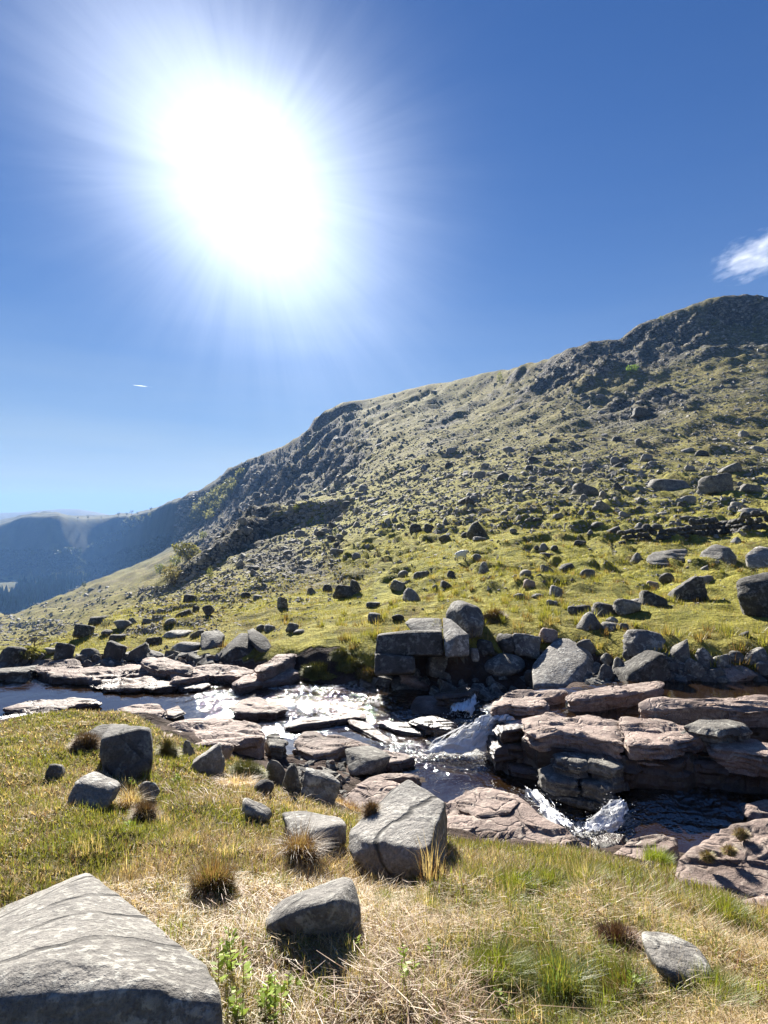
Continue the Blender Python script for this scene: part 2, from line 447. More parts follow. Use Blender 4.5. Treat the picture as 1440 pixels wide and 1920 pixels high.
def water_mat(name, wave_scale, bump_s, deep=(0.040, 0.022, 0.009), foam=True):
    m, nt = new_mat(name); N = NT(nt)
    geo = N.n('ShaderNodeNewGeometry'); P = geo.outputs['Position']
    a = N.n('ShaderNodeAttribute'); a.attribute_name = 'tint'
    sp = N.n('ShaderNodeSeparateColor'); N.l(a.outputs['Color'], sp.inputs[0])
    rip, fo = sp.outputs[0], sp.outputs[1]
    n1 = N.noise(P, wave_scale, 3, 0.5, 0.4); n2 = N.noise(P, wave_scale * 3.3, 2, 0.5)
    h = N.math('ADD', n1, N.math('MULTIPLY', n2, 0.35))
    h = N.math('MULTIPLY', h, N.math('ADD', N.math('MULTIPLY', rip, 1.0), 0.01))
    nrmal = N.bump(h, 1.0, bump_s)
    fr = N.n('ShaderNodeFresnel'); fr.inputs['IOR'].default_value = 2.1; N.l(nrmal, fr.inputs['Normal'])
    gl = N.n('ShaderNodeBsdfGlossy'); gl.inputs['Roughness'].default_value = 0.045
    gl.inputs['Color'].default_value = (1, 1, 1, 1); N.l(nrmal, gl.inputs['Normal'])
    tr = N.n('ShaderNodeBsdfTransparent'); tr.inputs['Color'].default_value = (0.42, 0.24, 0.09, 1)
    body = N.n('ShaderNodeBsdfDiffuse'); body.inputs['Color'].default_value = deep + (1,)
    mb = N.n('ShaderNodeMixShader'); mb.inputs[0].default_value = 0.45
    N.l(tr.outputs[0], mb.inputs[1]); N.l(body.outputs[0], mb.inputs[2])
    mx = N.n('ShaderNodeMixShader')
    N.l(fr.outputs[0], mx.inputs[0]); N.l(mb.outputs[0], mx.inputs[1]); N.l(gl.outputs[0], mx.inputs[2])
    wd = N.n('ShaderNodeBsdfDiffuse'); wd.inputs['Color'].default_value = (0.78, 0.78, 0.76, 1)
    wt = N.n('ShaderNodeBsdfTranslucent'); wt.inputs['Color'].default_value = (0.75, 0.75, 0.74, 1)
    wm = N.n('ShaderNodeMixShader'); wm.inputs[0].default_value = 0.5
    N.l(wd.outputs[0], wm.inputs[1]); N.l(wt.outputs[0], wm.inputs[2])
    fn = N.noise(P, 16.0, 6, 0.72, 0.8)
    ff = N.math('MULTIPLY_ADD', N.math('SUBTRACT', fn, 0.5), 5.0, N.math('MULTIPLY_ADD', fo, 3.2, -1.6), clamp=True)
    m3 = N.n('ShaderNodeMixShader'); N.l(ff, m3.inputs[0])
    N.l(mx.outputs[0], m3.inputs[1]); N.l(wm.outputs[0], m3.inputs[2])
    N.out(m3.outputs[0]); return m
M['water'] = water_mat('stream_water', 5.0, 0.10)

def lake_mat():
    m, nt = new_mat('lake_water'); N = NT(nt)
    geo = N.n('ShaderNodeNewGeometry')
    bs = N.n('ShaderNodeBsdfPrincipled'); bs.inputs['Base Color'].default_value = (0.02, 0.03, 0.04, 1)
    bs.inputs['Roughness'].default_value = 0.12; bs.inputs['IOR'].default_value = 1.33
    N.l(N.bump(N.noise(geo.outputs['Position'], 0.3, 4), 0.4, 0.3), bs.inputs['Normal'])
    N.out(bs.outputs[0]); return m
M['lake'] = lake_mat()
def foam_mat():
    m, nt = new_mat('white_water'); N = NT(nt)
    d = N.n('ShaderNodeBsdfDiffuse'); d.inputs['Color'].default_value = (0.9, 0.9, 0.9, 1)
    t = N.n('ShaderNodeBsdfTranslucent'); t.inputs['Color'].default_value = (0.92, 0.92, 0.92, 1)
    g = N.n('ShaderNodeBsdfGlossy'); g.inputs['Roughness'].default_value = 0.2
    a = N.n('ShaderNodeMixShader'); a.inputs[0].default_value = 0.8
    N.l(d.outputs[0], a.inputs[1]); N.l(t.outputs[0], a.inputs[2])
    b = N.n('ShaderNodeMixShader'); b.inputs[0].default_value = 0.12
    N.l(a.outputs[0], b.inputs[1]); N.l(g.outputs[0], b.inputs[2])
    N.out(b.outputs[0]); return m
M['foam'] = foam_mat()
def falls_mat():
    m, nt = new_mat('falling_water'); N = NT(nt)
    a = N.n('ShaderNodeAttribute'); a.attribute_name = 'tint'; sp = N.n('ShaderNodeSeparateColor'); N.l(a.outputs['Color'], sp.inputs[0])
    d = N.n('ShaderNodeBsdfDiffuse'); d.inputs['Color'].default_value = (0.88, 0.89, 0.9, 1)
    g = N.n('ShaderNodeBsdfGlossy'); g.inputs['Roughness'].default_value = 0.12; g.inputs['Color'].default_value = (.6, .6, .6, 1)
    w = N.n('ShaderNodeBsdfDiffuse'); w.inputs['Color'].default_value = (0.10, 0.085, 0.06, 1)
    x = N.n('ShaderNodeMixShader'); x.inputs[0].default_value = .35; N.l(w.outputs[0], x.inputs[1]); N.l(g.outputs[0], x.inputs[2])
    y = N.n('ShaderNodeMixShader'); N.l(sp.outputs[0], y.inputs[0]); N.l(x.outputs[0], y.inputs[1]); N.l(d.outputs[0], y.inputs[2])
    N.out(y.outputs[0]); return m
M['falls'] = falls_mat()
# ------------------------------------------------------------------ terrain: control profiles
# one profile per bearing (photo column): 14 feature points (photo row, forward distance in metres)
COLS = {
 -900: [(1250,14),(1243,17),(1236,22),(1230,30),(1226,65),(1212,150),(1206,190),(1196,250),(1182,330),(1168,420),(1149,900),(1080,1420),(1028,1500),(990,1590)],
    0: [(1246,14),(1240,17),(1232,22),(1226,30),(1222,65),(1206,150),(1200,190),(1190,250),(1175,330),(1160,420),(1149,900),(1080,1420),(1028,1500),(984,1590)],
  100: [(1240,14),(1228,17),(1214,22),(1206,27),(1208,60),(1187,150),(1178,190),(1165,260),(1148,340),(1127,450),(1149,900),(1088,1330),(1020,1430),(967,1520)],
  200: [(1232,14),(1205,17),(1178,22),(1164,27),(1170,60),(1152,130),(1146,170),(1135,250),(1112,350),(1088,480),(1120,1000),(1075,1450),(1010,1560),(970,1650)],
  300: [(1225,13),(1195,17),(1165,22),(1142,29),(1128,50),(1118,110),(1101,114),(1090,230),(1068,350),(1045,520),(1042,900),(1002,960),(978,1000),(950,1050)],
  410: [(1215,12),(1185,16),(1150,22),(1120,32),(1090,62),(1060,109),(1033,111),(1026,260),(1003,360),(978,450),(958,500),(935,530),(912,550),(893,568)],
  500: [(1210,11.5),(1175,15.5),(1135,23),(1100,36),(1060,65),(1015,126),(972,130),(966,250),(945,330),(920,390),(895,430),(875,455),(860,470),(848,485)],
  600: [(1205,11),(1168,14.5),(1125,22),(1085,36),(1040,62),(985,128),(945,133),(938,210),(905,290),(870,350),(840,390),(812,415),(795,430),(778,440)],
  720: [(1200,11),(1162,13.5),(1112,21),(1065,33),(1020,50),(965,85),(925,120),(900,150),(870,190),(840,235),(810,285),(785,330),(760,380),(741,420)],
  900: [(1190,11.1),(1155,13),(1105,18),(1050,27),(1005,38),(960,55),(920,78),(890,100),(860,130),(830,165),(800,205),(765,255),(735,300),(705,340)],
 1100: [(1180,11.3),(1150,12.5),(1100,17),(1045,26),(1000,35),(955,47),(915,63),(880,80),(845,101),(810,127),(770,160),(725,195),(685,220),(648,240)],
 1440: [(1191,10),(1150,12.3),(1100,16.5),(1045,24),(1000,31),(955,41),(910,55),(865,73),(815,96),(760,123),(700,155),(640,185),(595,207),(562,225)],
 2300: [(1191,10),(1150,12.3),(1100,16.5),(1045,24),(1000,31),(950,42),(890,58),(820,78),(750,105),(680,135),(600,165),(520,190),(460,210),(420,230)],
}
SKY = [(-900,990),(0,984),(20,978),(40,971),(60,967),(110,966),(125,971),(160,973),(200,970),(248,967),(281,960),(300,950),(340,935),(380,918),(405,905),(411,897),(430,878),(477,856),(524,839),(544,837),(558,824),(574,812),(591,785),(610,771),(644,755),(680,749),(741,738),(780,728),(850,716),(900,705),(960,693),(1000,685),(1035,672),(1080,655),(1105,640),(1130,637),(1160,633),(1180,622),(1200,608),(1250,590),(1280,580),(1310,570),(1350,563),(1400,558),(1440,562),(1600,540),(2300,430)]

def pchip(x, y, q):
    """monotone cubic through columns of y (n, ...) at x (n,), evaluated at q"""
    x = np.asarray(x, float); y = np.asarray(y, float)
    h = np.diff(x); hs = h.reshape((-1,) + (1,) * (y.ndim - 1))
    d = np.diff(y, axis=0) / hs
    m = np.zeros_like(y); m[0] = d[0]; m[-1] = d[-1]
    w1 = (2 * hs[1:] + hs[:-1]); w2 = (hs[1:] + 2 * hs[:-1])
    with np.errstate(divide='ignore', invalid='ignore'):
        hm = (w1 + w2) / (w1 / d[:-1] + w2 / d[1:])
    m[1:-1] = np.where(d[:-1] * d[1:] > 0, hm, 0.0)
    q = np.clip(np.asarray(q, float), x[0], x[-1])
    i = np.clip(np.searchsorted(x, q) - 1, 0, len(x) - 2)
    hh = h[i]; t = (q - x[i]) / hh
    sh = (-1,) + (1,) * (y.ndim - 1); t = t.reshape(sh); hh = hh.reshape(sh)
    return ((1 + 2 * t) * (1 - t) ** 2 * y[i] + t * (1 - t) ** 2 * hh * m[i]
            + t * t * (3 - 2 * t) * y[i + 1] + t * t * (t - 1) * hh * m[i + 1])

CPX = sorted(COLS)
CTRL = np.array([[(py, math.log(y)) for py, y in COLS[p]] for p in CPX])
SKX = np.array([p for p, _ in SKY], float); SKYY = np.array([p for _, p in SKY], float)

def column(px):
    """(r, z) control points for each bearing px (array); shape (n,17)"""
    px = np.asarray(px, float)
    c = pchip(CPX, CTRL, px)
    py = c[..., 0].copy(); y = np.exp(c[..., 1])
    py[:, 13] = np.interp(px, SKX, SKYY)
    sec = np.sqrt(1 + ((px - 720) / F) ** 2)[:, None]
    z = EYE + (960 - py) / F * y
    r = y * sec
    r = np.concatenate([r, r[:, 13:14] * 1.25, r[:, 13:14] * 2.0, np.full((len(px), 1), 7000.0)], 1)
    z = np.concatenate([z, z[:, 13:14] - 1.0, z[:, 13:14] * 0.7 - 30, np.full((len(px), 1), -160.0)], 1)
    return r, z

# near ground: thin plate surface through points (photo px, py, metres below the eye) or world points
NEARP = [(0,1920,1.62),(360,1920,1.6),(720,1920,1.6),(1080,1920,1.6),(1440,1920,1.6),
 (720,1700,1.75),(500,1735,1.71),(850,1600,2.10),(700,1640,2.0),(1150,1615,2.22),(1000,1612,2.2),(1440,1725,1.95),(1250,1660,2.1),
 (400,1600,1.86),(0,1600,1.80),(200,1480,2.05),(0,1450,2.02),(500,1480,2.32),(640,1520,2.32),
 (0,1365,2.48),(190,1334,2.62),(300,1365,2.58),(420,1405,2.62),(540,1452,2.70),(600,1500,2.45),
 (600,1405,3.12),(300,1312,3.28),(100,1292,3.28),(0,1312,3.30),(560,1292,3.2),(700,1312,3.18),(850,1412,3.18),(760,1392,3.15),(700,1440,3.0),
 (1000,1512,3.12),(1140,1560,3.1),(1300,1515,3.1),(1440,1490,3.1),(950,1540,2.98),(880,1500,3.0),(1000,1575,2.95),(900,1565,2.95),
 (1000,1320,2.75),(1300,1292,2.68),(1440,1292,2.68),(1150,1300,2.66),(1100,1360,2.75),(1300,1372,2.7),(920,1345,2.95),(1440,1380,2.7),
 (800,1330,3.0),(850,1295,2.95),
 (700,1272,2.95),(0,1256,2.98),(120,1256,2.98),(200,1258,2.98),(300,1244,2.88),(450,1240,2.86),(560,1222,2.72),(620,1230,2.75),
 (850,1197,2.22),(1010,1262,2.88),(1060,1262,2.86),(1110,1262,2.80),(1010,1180,2.25),(1100,1178,2.2),(1250,1197,2.10),(1440,1197,2.10),(720,1205,2.4),
 (880,1268,2.85),(1060,1282,2.86),(1250,1268,2.55),(1440,1262,2.52),(800,1275,2.9)]
NEARW = [(0,-4,1.5),(-5,-2,1.5),(5,-2,1.6),(-7,1.5,1.75),(6,2.2,1.85),(5.2,3.2,2.05),(6.5,5.2,3.05),(9,5.6,3.0),(7,8.2,2.65),(10,8.6,2.6),(8,9.8,2.1),
 (-8,5.5,2.2),(-11,7.5,2.6),(-11,10.4,3.32),(-16,11.0,3.5),(-12,12.6,3.0),(-16,13.4,3.3),(-16,8.5,2.7),(12,3,2.0),(0,-12,1.2),(-14,-6,1.5),(14,-6,1.5)]
_pts = [(*at_rel(px, py, rel)[:2], EYE - rel) for px, py, rel in NEARP]
_pts += [(x, y, EYE - rel) for x, y, rel in NEARW]
for _p in (-300, 0, 100, 200, 300, 410, 500, 600, 720, 900, 1100, 1300, 1440, 1800):
    _r, _z = column(np.array([_p]))
    for _k in (0, 1):
        _s = math.sqrt(1 + ((_p - 720) / F) ** 2)
        _y = _r[0, _k] / _s
        _pts.append(((_p - 720) / F * _y, _y, _z[0, _k]))
_pts = np.array(_pts)
def _phi(d2):
    return 0.5 * d2 * np.log(np.maximum(d2, 1e-9))
_n = len(_pts)
_A = np.zeros((_n + 3, _n + 3))
_d2 = ((_pts[:, None, :2] - _pts[None, :, :2]) ** 2).sum(2)
_A[:_n, :_n] = _phi(_d2) + np.eye(_n) * 0.02
_A[:_n, _n] = 1; _A[:_n, _n + 1:] = _pts[:, :2]; _A[_n:, :_n] = _A[:_n, _n:].T
_w = np.linalg.solve(_A, np.concatenate([_pts[:, 2], np.zeros(3)]))
def near_z(x, y):
    out = np.empty(len(x))
    for s in range(0, len(x), 20000):
        xs = x[s:s + 20000]; ys = y[s:s + 20000]
        d2 = (xs[:, None] - _pts[None, :, 0]) ** 2 + (ys[:, None] - _pts[None, :, 1]) ** 2
        out[s:s + 20000] = _phi(d2) @ _w[:_n] + _w[_n] + _w[_n + 1] * xs + _w[_n + 2] * ys
    return out

def bearing(x, y):
    az = np.arctan2(x, y)
    lim = 0.95
    px = 720 + F * np.tan(np.clip(az, -lim, lim))
    # behind the camera the two side profiles are blended into each other
    return az, px, lim
PXL = 720 - F * math.tan(0.95); PXR = 720 + F * math.tan(0.95)

def profile_z(px, r):
    """z of the hill profile; px and r arrays of equal length"""
    u, inv = np.unique(np.round(px, 1), return_inverse=True)
    cr, cz = column(u)
    lr = np.log(cr); lq = np.log(np.maximum(r, 0.2))
    out = np.empty(len(r))
    # monotone slopes per column
    h = np.diff(lr, axis=1); d = np.diff(cz, axis=1) / h
    m = np.zeros_like(cz); m[:, 0] = d[:, 0]; m[:, -1] = d[:, -1]
    w1 = 2 * h[:, 1:] + h[:, :-1]; w2 = h[:, 1:] + 2 * h[:, :-1]
    with np.errstate(divide='ignore', invalid='ignore'):
        hm = (w1 + w2) / (w1 / d[:, :-1] + w2 / d[:, 1:])
    m[:, 1:-1] = np.where(d[:, :-1] * d[:, 1:] > 0, hm, 0)
    L = lr[inv]
    idx = np.clip((L <= lq[:, None]).sum(1) - 1, 0, lr.shape[1] - 2)
    a = np.arange(len(r))
    x0 = L[a, idx]; hh = lr[inv, idx + 1] - x0
    t = np.clip((lq - x0) / hh, 0, 1)
    y0 = cz[inv, idx]; y1 = cz[inv, idx + 1]; m0 = m[inv, idx]; m1 = m[inv, idx + 1]
    out = (1 + 2 * t) * (1 - t) ** 2 * y0 + t * (1 - t) ** 2 * hh * m0 + t * t * (3 - 2 * t) * y1 + t * t * (t - 1) * hh * m1
    return out, cr[inv, 0], cr[inv, 13]

def grass_poly():
    ed = [(-700,1385),(-300,1378),(0,1358),(60,1346),(150,1330),(195,1322),(240,1330),(292,1347),(272,1366),(300,1386),(340,1402),(420,1418),(490,1434),(520,1476),(560,1492),(640,1512),(740,1525),(838,1580),(860,1590),(960,1594),(1040,1596),(1100,1586),(1160,1628),(1215,1640),(1255,1585),(1275,1590),(1262,1645),(1340,1668),(1400,1705),(1500,1735),(2000,1765)]
    rel = np.interp([e[0] for e in ed], [-700, 0, 195, 300, 420, 540, 640, 850, 1000, 1150, 1440, 2000], [2.5, 2.47, 2.62, 2.58, 2.62, 2.7, 2.35, 2.38, 2.5, 2.4, 1.97, 1.95])
    P = [tuple(at_rel(e[0], e[1], rl)[:2]) for e, rl in zip(ed, rel)]
    return np.array(P + [(14, 2.2), (14, -14), (-14, -14), (-14, 7.6)])
GPOLY = grass_poly()
def in_poly(poly, x, y):
    ins = np.zeros(len(x), bool); n = len(poly)
    for i in range(n):
        x1, y1 = poly[i]; x2, y2 = poly[(i + 1) % n]
        c = ((y1 > y) != (y2 > y))
        with np.errstate(divide='ignore', invalid='ignore'):
            xi = (x2 - x1) * (y - y1) / (y2 - y1) + x1
        ins ^= c & (x < xi)
    return ins

def ridged(x, y, octv, seed):
    r = 0; a = 1.0
    for k in range(octv):
        r = r + a * (1 - 2 * np.abs(noise2(x * 2 ** k + 5.1 * k, y * 2 ** k + 3.3 * k, seed + k)))
        a *= 0.55
    return r

def crag_mask(px, py):
    """where the hillside breaks into bare crags (photo rows and columns of the profile)"""
    g = lambda cx, cy, sx, sy, rot=0.0: np.exp(-(((px - cx) * math.cos(rot) + (py - cy) * math.sin(rot)) / sx) ** 2
                                            - ((-(px - cx) * math.sin(rot) + (py - cy) * math.cos(rot)) / sy) ** 2)
    m = g(470, 975, 150, 26, -0.68) + 0.6 * g(620, 850, 90, 70) + 0.9 * g(480, 900, 60, 40)
    m *= 0.8
    m += 0.7 * g(1330, 600, 230, 45, -0.25) + 0.6 * g(1090, 700, 140, 40, -0.3) + 0.4 * g(1200, 760, 90, 30)
    return np.clip(m, 0, 1)

def terrain(x, y, attrs=False):
    x = np.asarray(x, float); y = np.asarray(y, float)
    r = np.hypot(x, y)
    az, px, lim = bearing(x, y)
    z, r0, rs = profile_z(px, r)
    back = np.abs(az) > lim
    if back.any():
        t = (np.abs(az[back]) - lim) / (math.pi - lim)      # 0 at the side, 1 right behind
        zl, _, _ = profile_z(np.full(t.size, PXL), r[back]); zr, _, _ = profile_z(np.full(t.size, PXR), r[back])
        s = np.where(az[back] > 0, 1.0, 0.0)
        mixr = np.where(s > 0.5, 1 - 0.5 * t, 0.5 * t)
        z[back] = zl * (1 - mixr) + zr * mixr
    wn_ = 1 - sstep(0.85, 1.12, r / r0)
    near = wn_ > 0
    if near.any():
        zn = near_z(x[near], y[near])
        z[near] = z[near] * (1 - wn_[near]) + zn * wn_[near]
    base = z.copy()
    py = 960 - (z - EYE) / np.maximum(y, 0.5) * F
    crag = np.where(y > 20, crag_mask(px, py), 0) * sstep(40, 90, r)
    crag = np.where(y > 5, crag, 0)
    far = sstep(0.9, 1.25, r / r0)
    sky_fade = 1 - 0.75 * np.exp(-((r - rs) / (0.06 * rs)) ** 2)
    for k, lam in enumerate((0.5, 1.0, 2.1, 4.3, 9.0, 19.0, 41.0, 90.0)):
        q = lam / r
        wgt = sstep(0.0045, 0.0095, q) * (1 - sstep(0.10, 0.2, q)) * far
        if k >= 5: wgt = wgt * 0.8
        act = wgt > 1e-3
        if not act.any(): continue
        xa, ya = x[act], y[act]
        n = noise2(xa / lam + 3.7 * k, ya / lam - 8.2 * k, 100 + k) * 0.6 + ridged(xa / lam * 0.8, ya / lam * 0.8, 1, 200 + k) * 0.4
        amp = 0.105 * lam * (1 + 1.0 * crag[act]) * (1 + .75 * (1 - sstep(.018, .05, q[act])))
        z[act] += amp * wgt[act] * n * sky_fade[act]
    # crag faces: broken ribs and blocks of rock
    act = crag > 0.12
    if act.any():
        st = 7.0
        xa, ya = x[act] / st, y[act] / st
        blk = np.floor(2.2 * noise2(xa * .9, ya * .9, 61) + 1.6 * noise2(xa * 2.1 + 7, ya * 2.1, 62)) * 0.36
        z[act] += np.minimum(st, r[act] * .02) * crag[act] * (blk + 0.9 * ridged(xa * 0.6, ya * 0.6, 4, 63) - 0.2) * sky_fade[act] * 0.8
    # moss hummocks
    hm = sstep(13, 18, r) * (1 - sstep(60, 110, r)) * (y > 5) * (0.25 + 0.75 * sstep(1140, 1095, py))
    act = hm > 0.01
    if act.any():
        xa, ya = x[act], y[act]
        wx = xa + .5 * noise2(xa / 2, ya / 2, 91); wy = ya + .5 * noise2(xa / 2, ya / 2, 92)
        b1 = np.abs(noise2(wx / 1.5, wy / 2.0, 93)) ** .7; b2 = np.abs(noise2(wx / .62, wy / .8, 94)) ** .8
        z[act] += hm[act] * (.58 * b1 + .30 * b2 - .36) * np.clip(0.75 + .6 * fbm2(xa / 7, ya / 7, 2, 95), .15, 1.5)
    # little moss terraces on the near slope
    ter = sstep(18, 28, r) * (1 - sstep(60, 90, r)) * (y > 5)
    act = ter > 0.01
    if act.any():
        st = 0.7
        ph = z[act] / st + 0.9 * noise2(x[act] / 5, y[act] / 5, 64)
        fr = ph - np.floor(ph)
        z[act] += st * 0.5 * ter[act] * (sstep(0.55, 0.95, fr) - fr) 
    grass = None
    nearm = r < 16
    if nearm.any():
        gi = in_poly(GPOLY, x[nearm], y[nearm]).astype(float)
        hum = 0.05 * noise2(x[nearm] / 0.9, y[nearm] / 0.9, 31) + 0.036 * noise2(x[nearm] / 0.33, y[nearm] / 0.33, 32) + .012 * noise2(x[nearm] / 0.12, y[nearm] / 0.12, 35)
        bed = 0.05 * noise2(x[nearm] / 0.6, y[nearm] / 0.6, 33) + 0.035 * noise2(x[nearm] / 0.22, y[nearm] / 0.22, 34)
        nz = (1 - far[nearm])
        z[nearm] += nz * np.where(gi > 0, hum, bed)
    if not attrs:
        return z
    col = np.zeros((len(x), 3))
    n1 = fbm2(x / 6, y / 6, 4, 71) * (1 - sstep(60, 160, r)) + fbm2(x / 24, y / 24, 4, 72) * sstep(60, 160, r)
    # bands of bare rock and stones along the hill
    up = sstep(1010, 900, py)
    scree = np.exp(-(((px - 520) * 0.83 + (py - 1065) * 0.55) / 260) ** 2 - ((-(px - 520) * 0.4 + (py - 1055) * 0.9) / 55) ** 2)
    rock = 0.27 * up + 0.8 * crag + 0.62 * scree * (y > 25) + 0.30 * n1 * sstep(25, 60, r) + 0.12
    col[:, 0] = np.clip(rock, 0, 0.8) * far
    lush = 0.98 - 0.6 * sstep(990, 800, py) - 0.35 * sstep(700, 420, px) - .4 * sstep(60, 160, r) * sstep(560, 380, px)
    col[:, 1] = np.clip(lush + 0.25 * n1, 0, 1)
    wood = ((y > 850) & (px < 330) & (z < 1.6 + 20)).astype(float) * np.clip(0.75 + 0.4 * n1, 0, 1)
    wood = np.maximum(wood, 0.6 * sstep(460, 560, y) * (px < 640))
    floor_ = (y > 850) & (y < 1500) & (z < -150) & (px < 60)
    wood[floor_] = 0
    col[:, 2] = wood
    if nearm.any():
        gi = in_poly(GPOLY, x[nearm], y[nearm])
        c = col[nearm]
        nb = (1 - far[nearm]) > 0.5
        c[nb & gi] = (0.0, 0.2, 0.0)
        wet = nb & ~gi
        c[wet] = (1.0, 0.1, 0.0)
        yy = y[nearm]; xx = x[nearm]
        bank = wet & (((z[nearm] > EYE - 2.5) & (yy > 8.8)) | ((yy > 10.6 + .5 * noise2(xx, yy, 8)) & (z[nearm] > EYE - 2.82)) | (yy > 11.6))
        c[bank] = (0.15, 0.75, 0.0)
        col[nearm] = c
    return z, col

def build_terrain():
    pxs = np.linspace(-90, 1530, 520)
    az_in = np.arctan((pxs - 720) / F)
    left = np.linspace(-math.pi, az_in[0], 46)[:-1]
    right = np.linspace(az_in[-1], math.pi, 46)[1:-1]
    az = np.concatenate([left, az_in, right])
    rr = [0.35]
    while rr[-1] < 5000:
        r = rr[-1]
        k = 0.0125 if r < 9 else (0.0098 if r < 420 else 0.0145)
        rr.append(r + max(0.03, r * k))
    rr[-1] = 5000.0
    rr = np.array(rr)
    A, Rr = np.meshgrid(az, rr, indexing='ij')
    x = (np.sin(A) * Rr).ravel(); y = (np.cos(A) * Rr).ravel()
    z, col = terrain(x, y, True)
    V = np.stack([x, y, z], 1)
    na, nr = len(az), len(rr)
    ii, jj = np.meshgrid(np.arange(na), np.arange(nr - 1), indexing='ij')
    i2 = (ii + 1) % na
    q = np.stack([ii * nr + jj, i2 * nr + jj, i2 * nr + jj + 1, ii * nr + jj + 1], -1).reshape(-1, 4)[:, ::-1]
    # centre fan
    c = len(V); zc = terrain(np.array([0.0]), np.array([0.01]))
    V = np.vstack([V, [[0, 0, zc[0]]]]); col = np.vstack([col, col[:1]])
    me = np_mesh('hillside', V, q, True, col)
    o = link('ground', me, M['terrain'])
    tag(o, kind='structure')
    return o
GROUND = build_terrain()
bpy.context.view_layer.update()
dg = bpy.context.evaluated_depsgraph_get()
BVH = BVHTree.FromObject(GROUND, dg)
print('terrain tris', len(GROUND.data.polygons) * 2)

def hit(px, py):
    d = Vector(((px - 720) / F, 1.0, (960 - py) / F)).normalized()
    loc, n, i, dist = BVH.ray_cast(Vector((0, 0, EYE)), d)
    return None if loc is None else loc

# the far blue hill beyond the valley
def far_hill():
    sk = [(-900, 972), (-300, 966), (0, 962), (45, 960), (75, 957), (120, 954), (150, 955), (185, 961), (215, 968), (300, 984), (450, 1010)]
    px = np.linspace(-250, 450, 220)
    top = np.interp(px, [s[0] for s in sk], [s[1] for s in sk])
    t = np.linspace(0, 1, 26)
    V = []
    for p, tp in zip(px, top):
        ys = 2900 + 1600 * t
        crest = EYE + (960 - tp) / F * 3900
        prof = np.where(ys < 3900, sstep(2850, 3900, ys), 1 - 0.3 * sstep(3900, 4700, ys))
        zz = -170 + (crest + 170) * prof + 6 * noise2(np.full(26, p / 30), ys / 150, 5) * (1 - np.exp(-((ys - 3900) / 200) ** 2))
        V.append(np.stack([(p - 720) / F * ys, ys, zz], 1))
    V = np.vstack(V); n = 26
    ii, jj = np.meshgrid(np.arange(219), np.arange(n - 1), indexing='ij')
    q = np.stack([ii * n + jj, (ii + 1) * n + jj, (ii + 1) * n + jj + 1, ii * n + jj + 1], -1).reshape(-1, 4)
    col = np.zeros((len(V), 3)); col[:, 1] = 0.1; col[:, 2] = 0.35
    o = link('hill', np_mesh('hill', V, q, True, col), M['terrain'])
    tag(o, kind='structure')
far_hill()

# lake on the valley floor with its pale beach
def lake():
    zl = -153.5
    def pt(px, py):
        y = F * (EYE - zl) / (py - 960); return ((px - 720) / F * y, y)
    out = [(-500, 1080), (-100, 1080), (-10, 1081), (8, 1084), (24, 1089), (34, 1094), (33, 1097), (10, 1099), (-20, 1100), (-500, 1104)]
    for name, grow, dz, mat in (('lake', 0.0, 0.0, M['lake']), ('beach', 1.0, -0.6, None)):
        P = np.array([pt(*p) for p in out])
        c = P.mean(0)
        if grow:
            P = P + np.array([12.0, 0]); P[-4:, 1] -= 22; P[:5, 1] += 3
        me = bpy.data.meshes.new(name)
        me.from_pydata([(a, b, zl + dz) for a, b in P], [], [list(range(len(P)))])
        o = link(name, me, mat or simple_mat('shore_sand', (0.42, 0.36, 0.28), scale=0.05))
        tag(o, kind='structure')
lake()
# ------------------------------------------------------------------ rock builders
_ico = {}
def ico(sub):
    if sub not in _ico:
        bm = bmesh.new(); bmesh.ops.create_icosphere(bm, subdivisions=sub, radius=1.0)
        V = np.array([v.co[:] for v in bm.verts]); V /= np.linalg.norm(V, axis=1)[:, None]
        Fc = np.array([[v.index for v in f.verts] for f in bm.faces]); bm.free()
        _ico[sub] = (V, Fc)
    return _ico[sub]

def hull_planes(P):
    bm = bmesh.new()
    for p in P: bm.verts.new(p)
    bmesh.ops.convex_hull(bm, input=bm.verts)
    bm.normal_update()
    c = np.mean(P, 0); pl = []
    for f in bm.faces:
        n = np.array(f.normal[:]); d = float(n @ (np.array(f.verts[0].co[:]) - c))
        if d < 0: n, d = -n, -d
        if f.calc_area() < 1e-7: continue
        if all(n @ m < 0.995 for m, _ in pl): pl.append((n, max(d, 0.02)))
    bm.free()
    return c, np.array([p[0] for p in pl]), np.array([p[1] for p in pl])

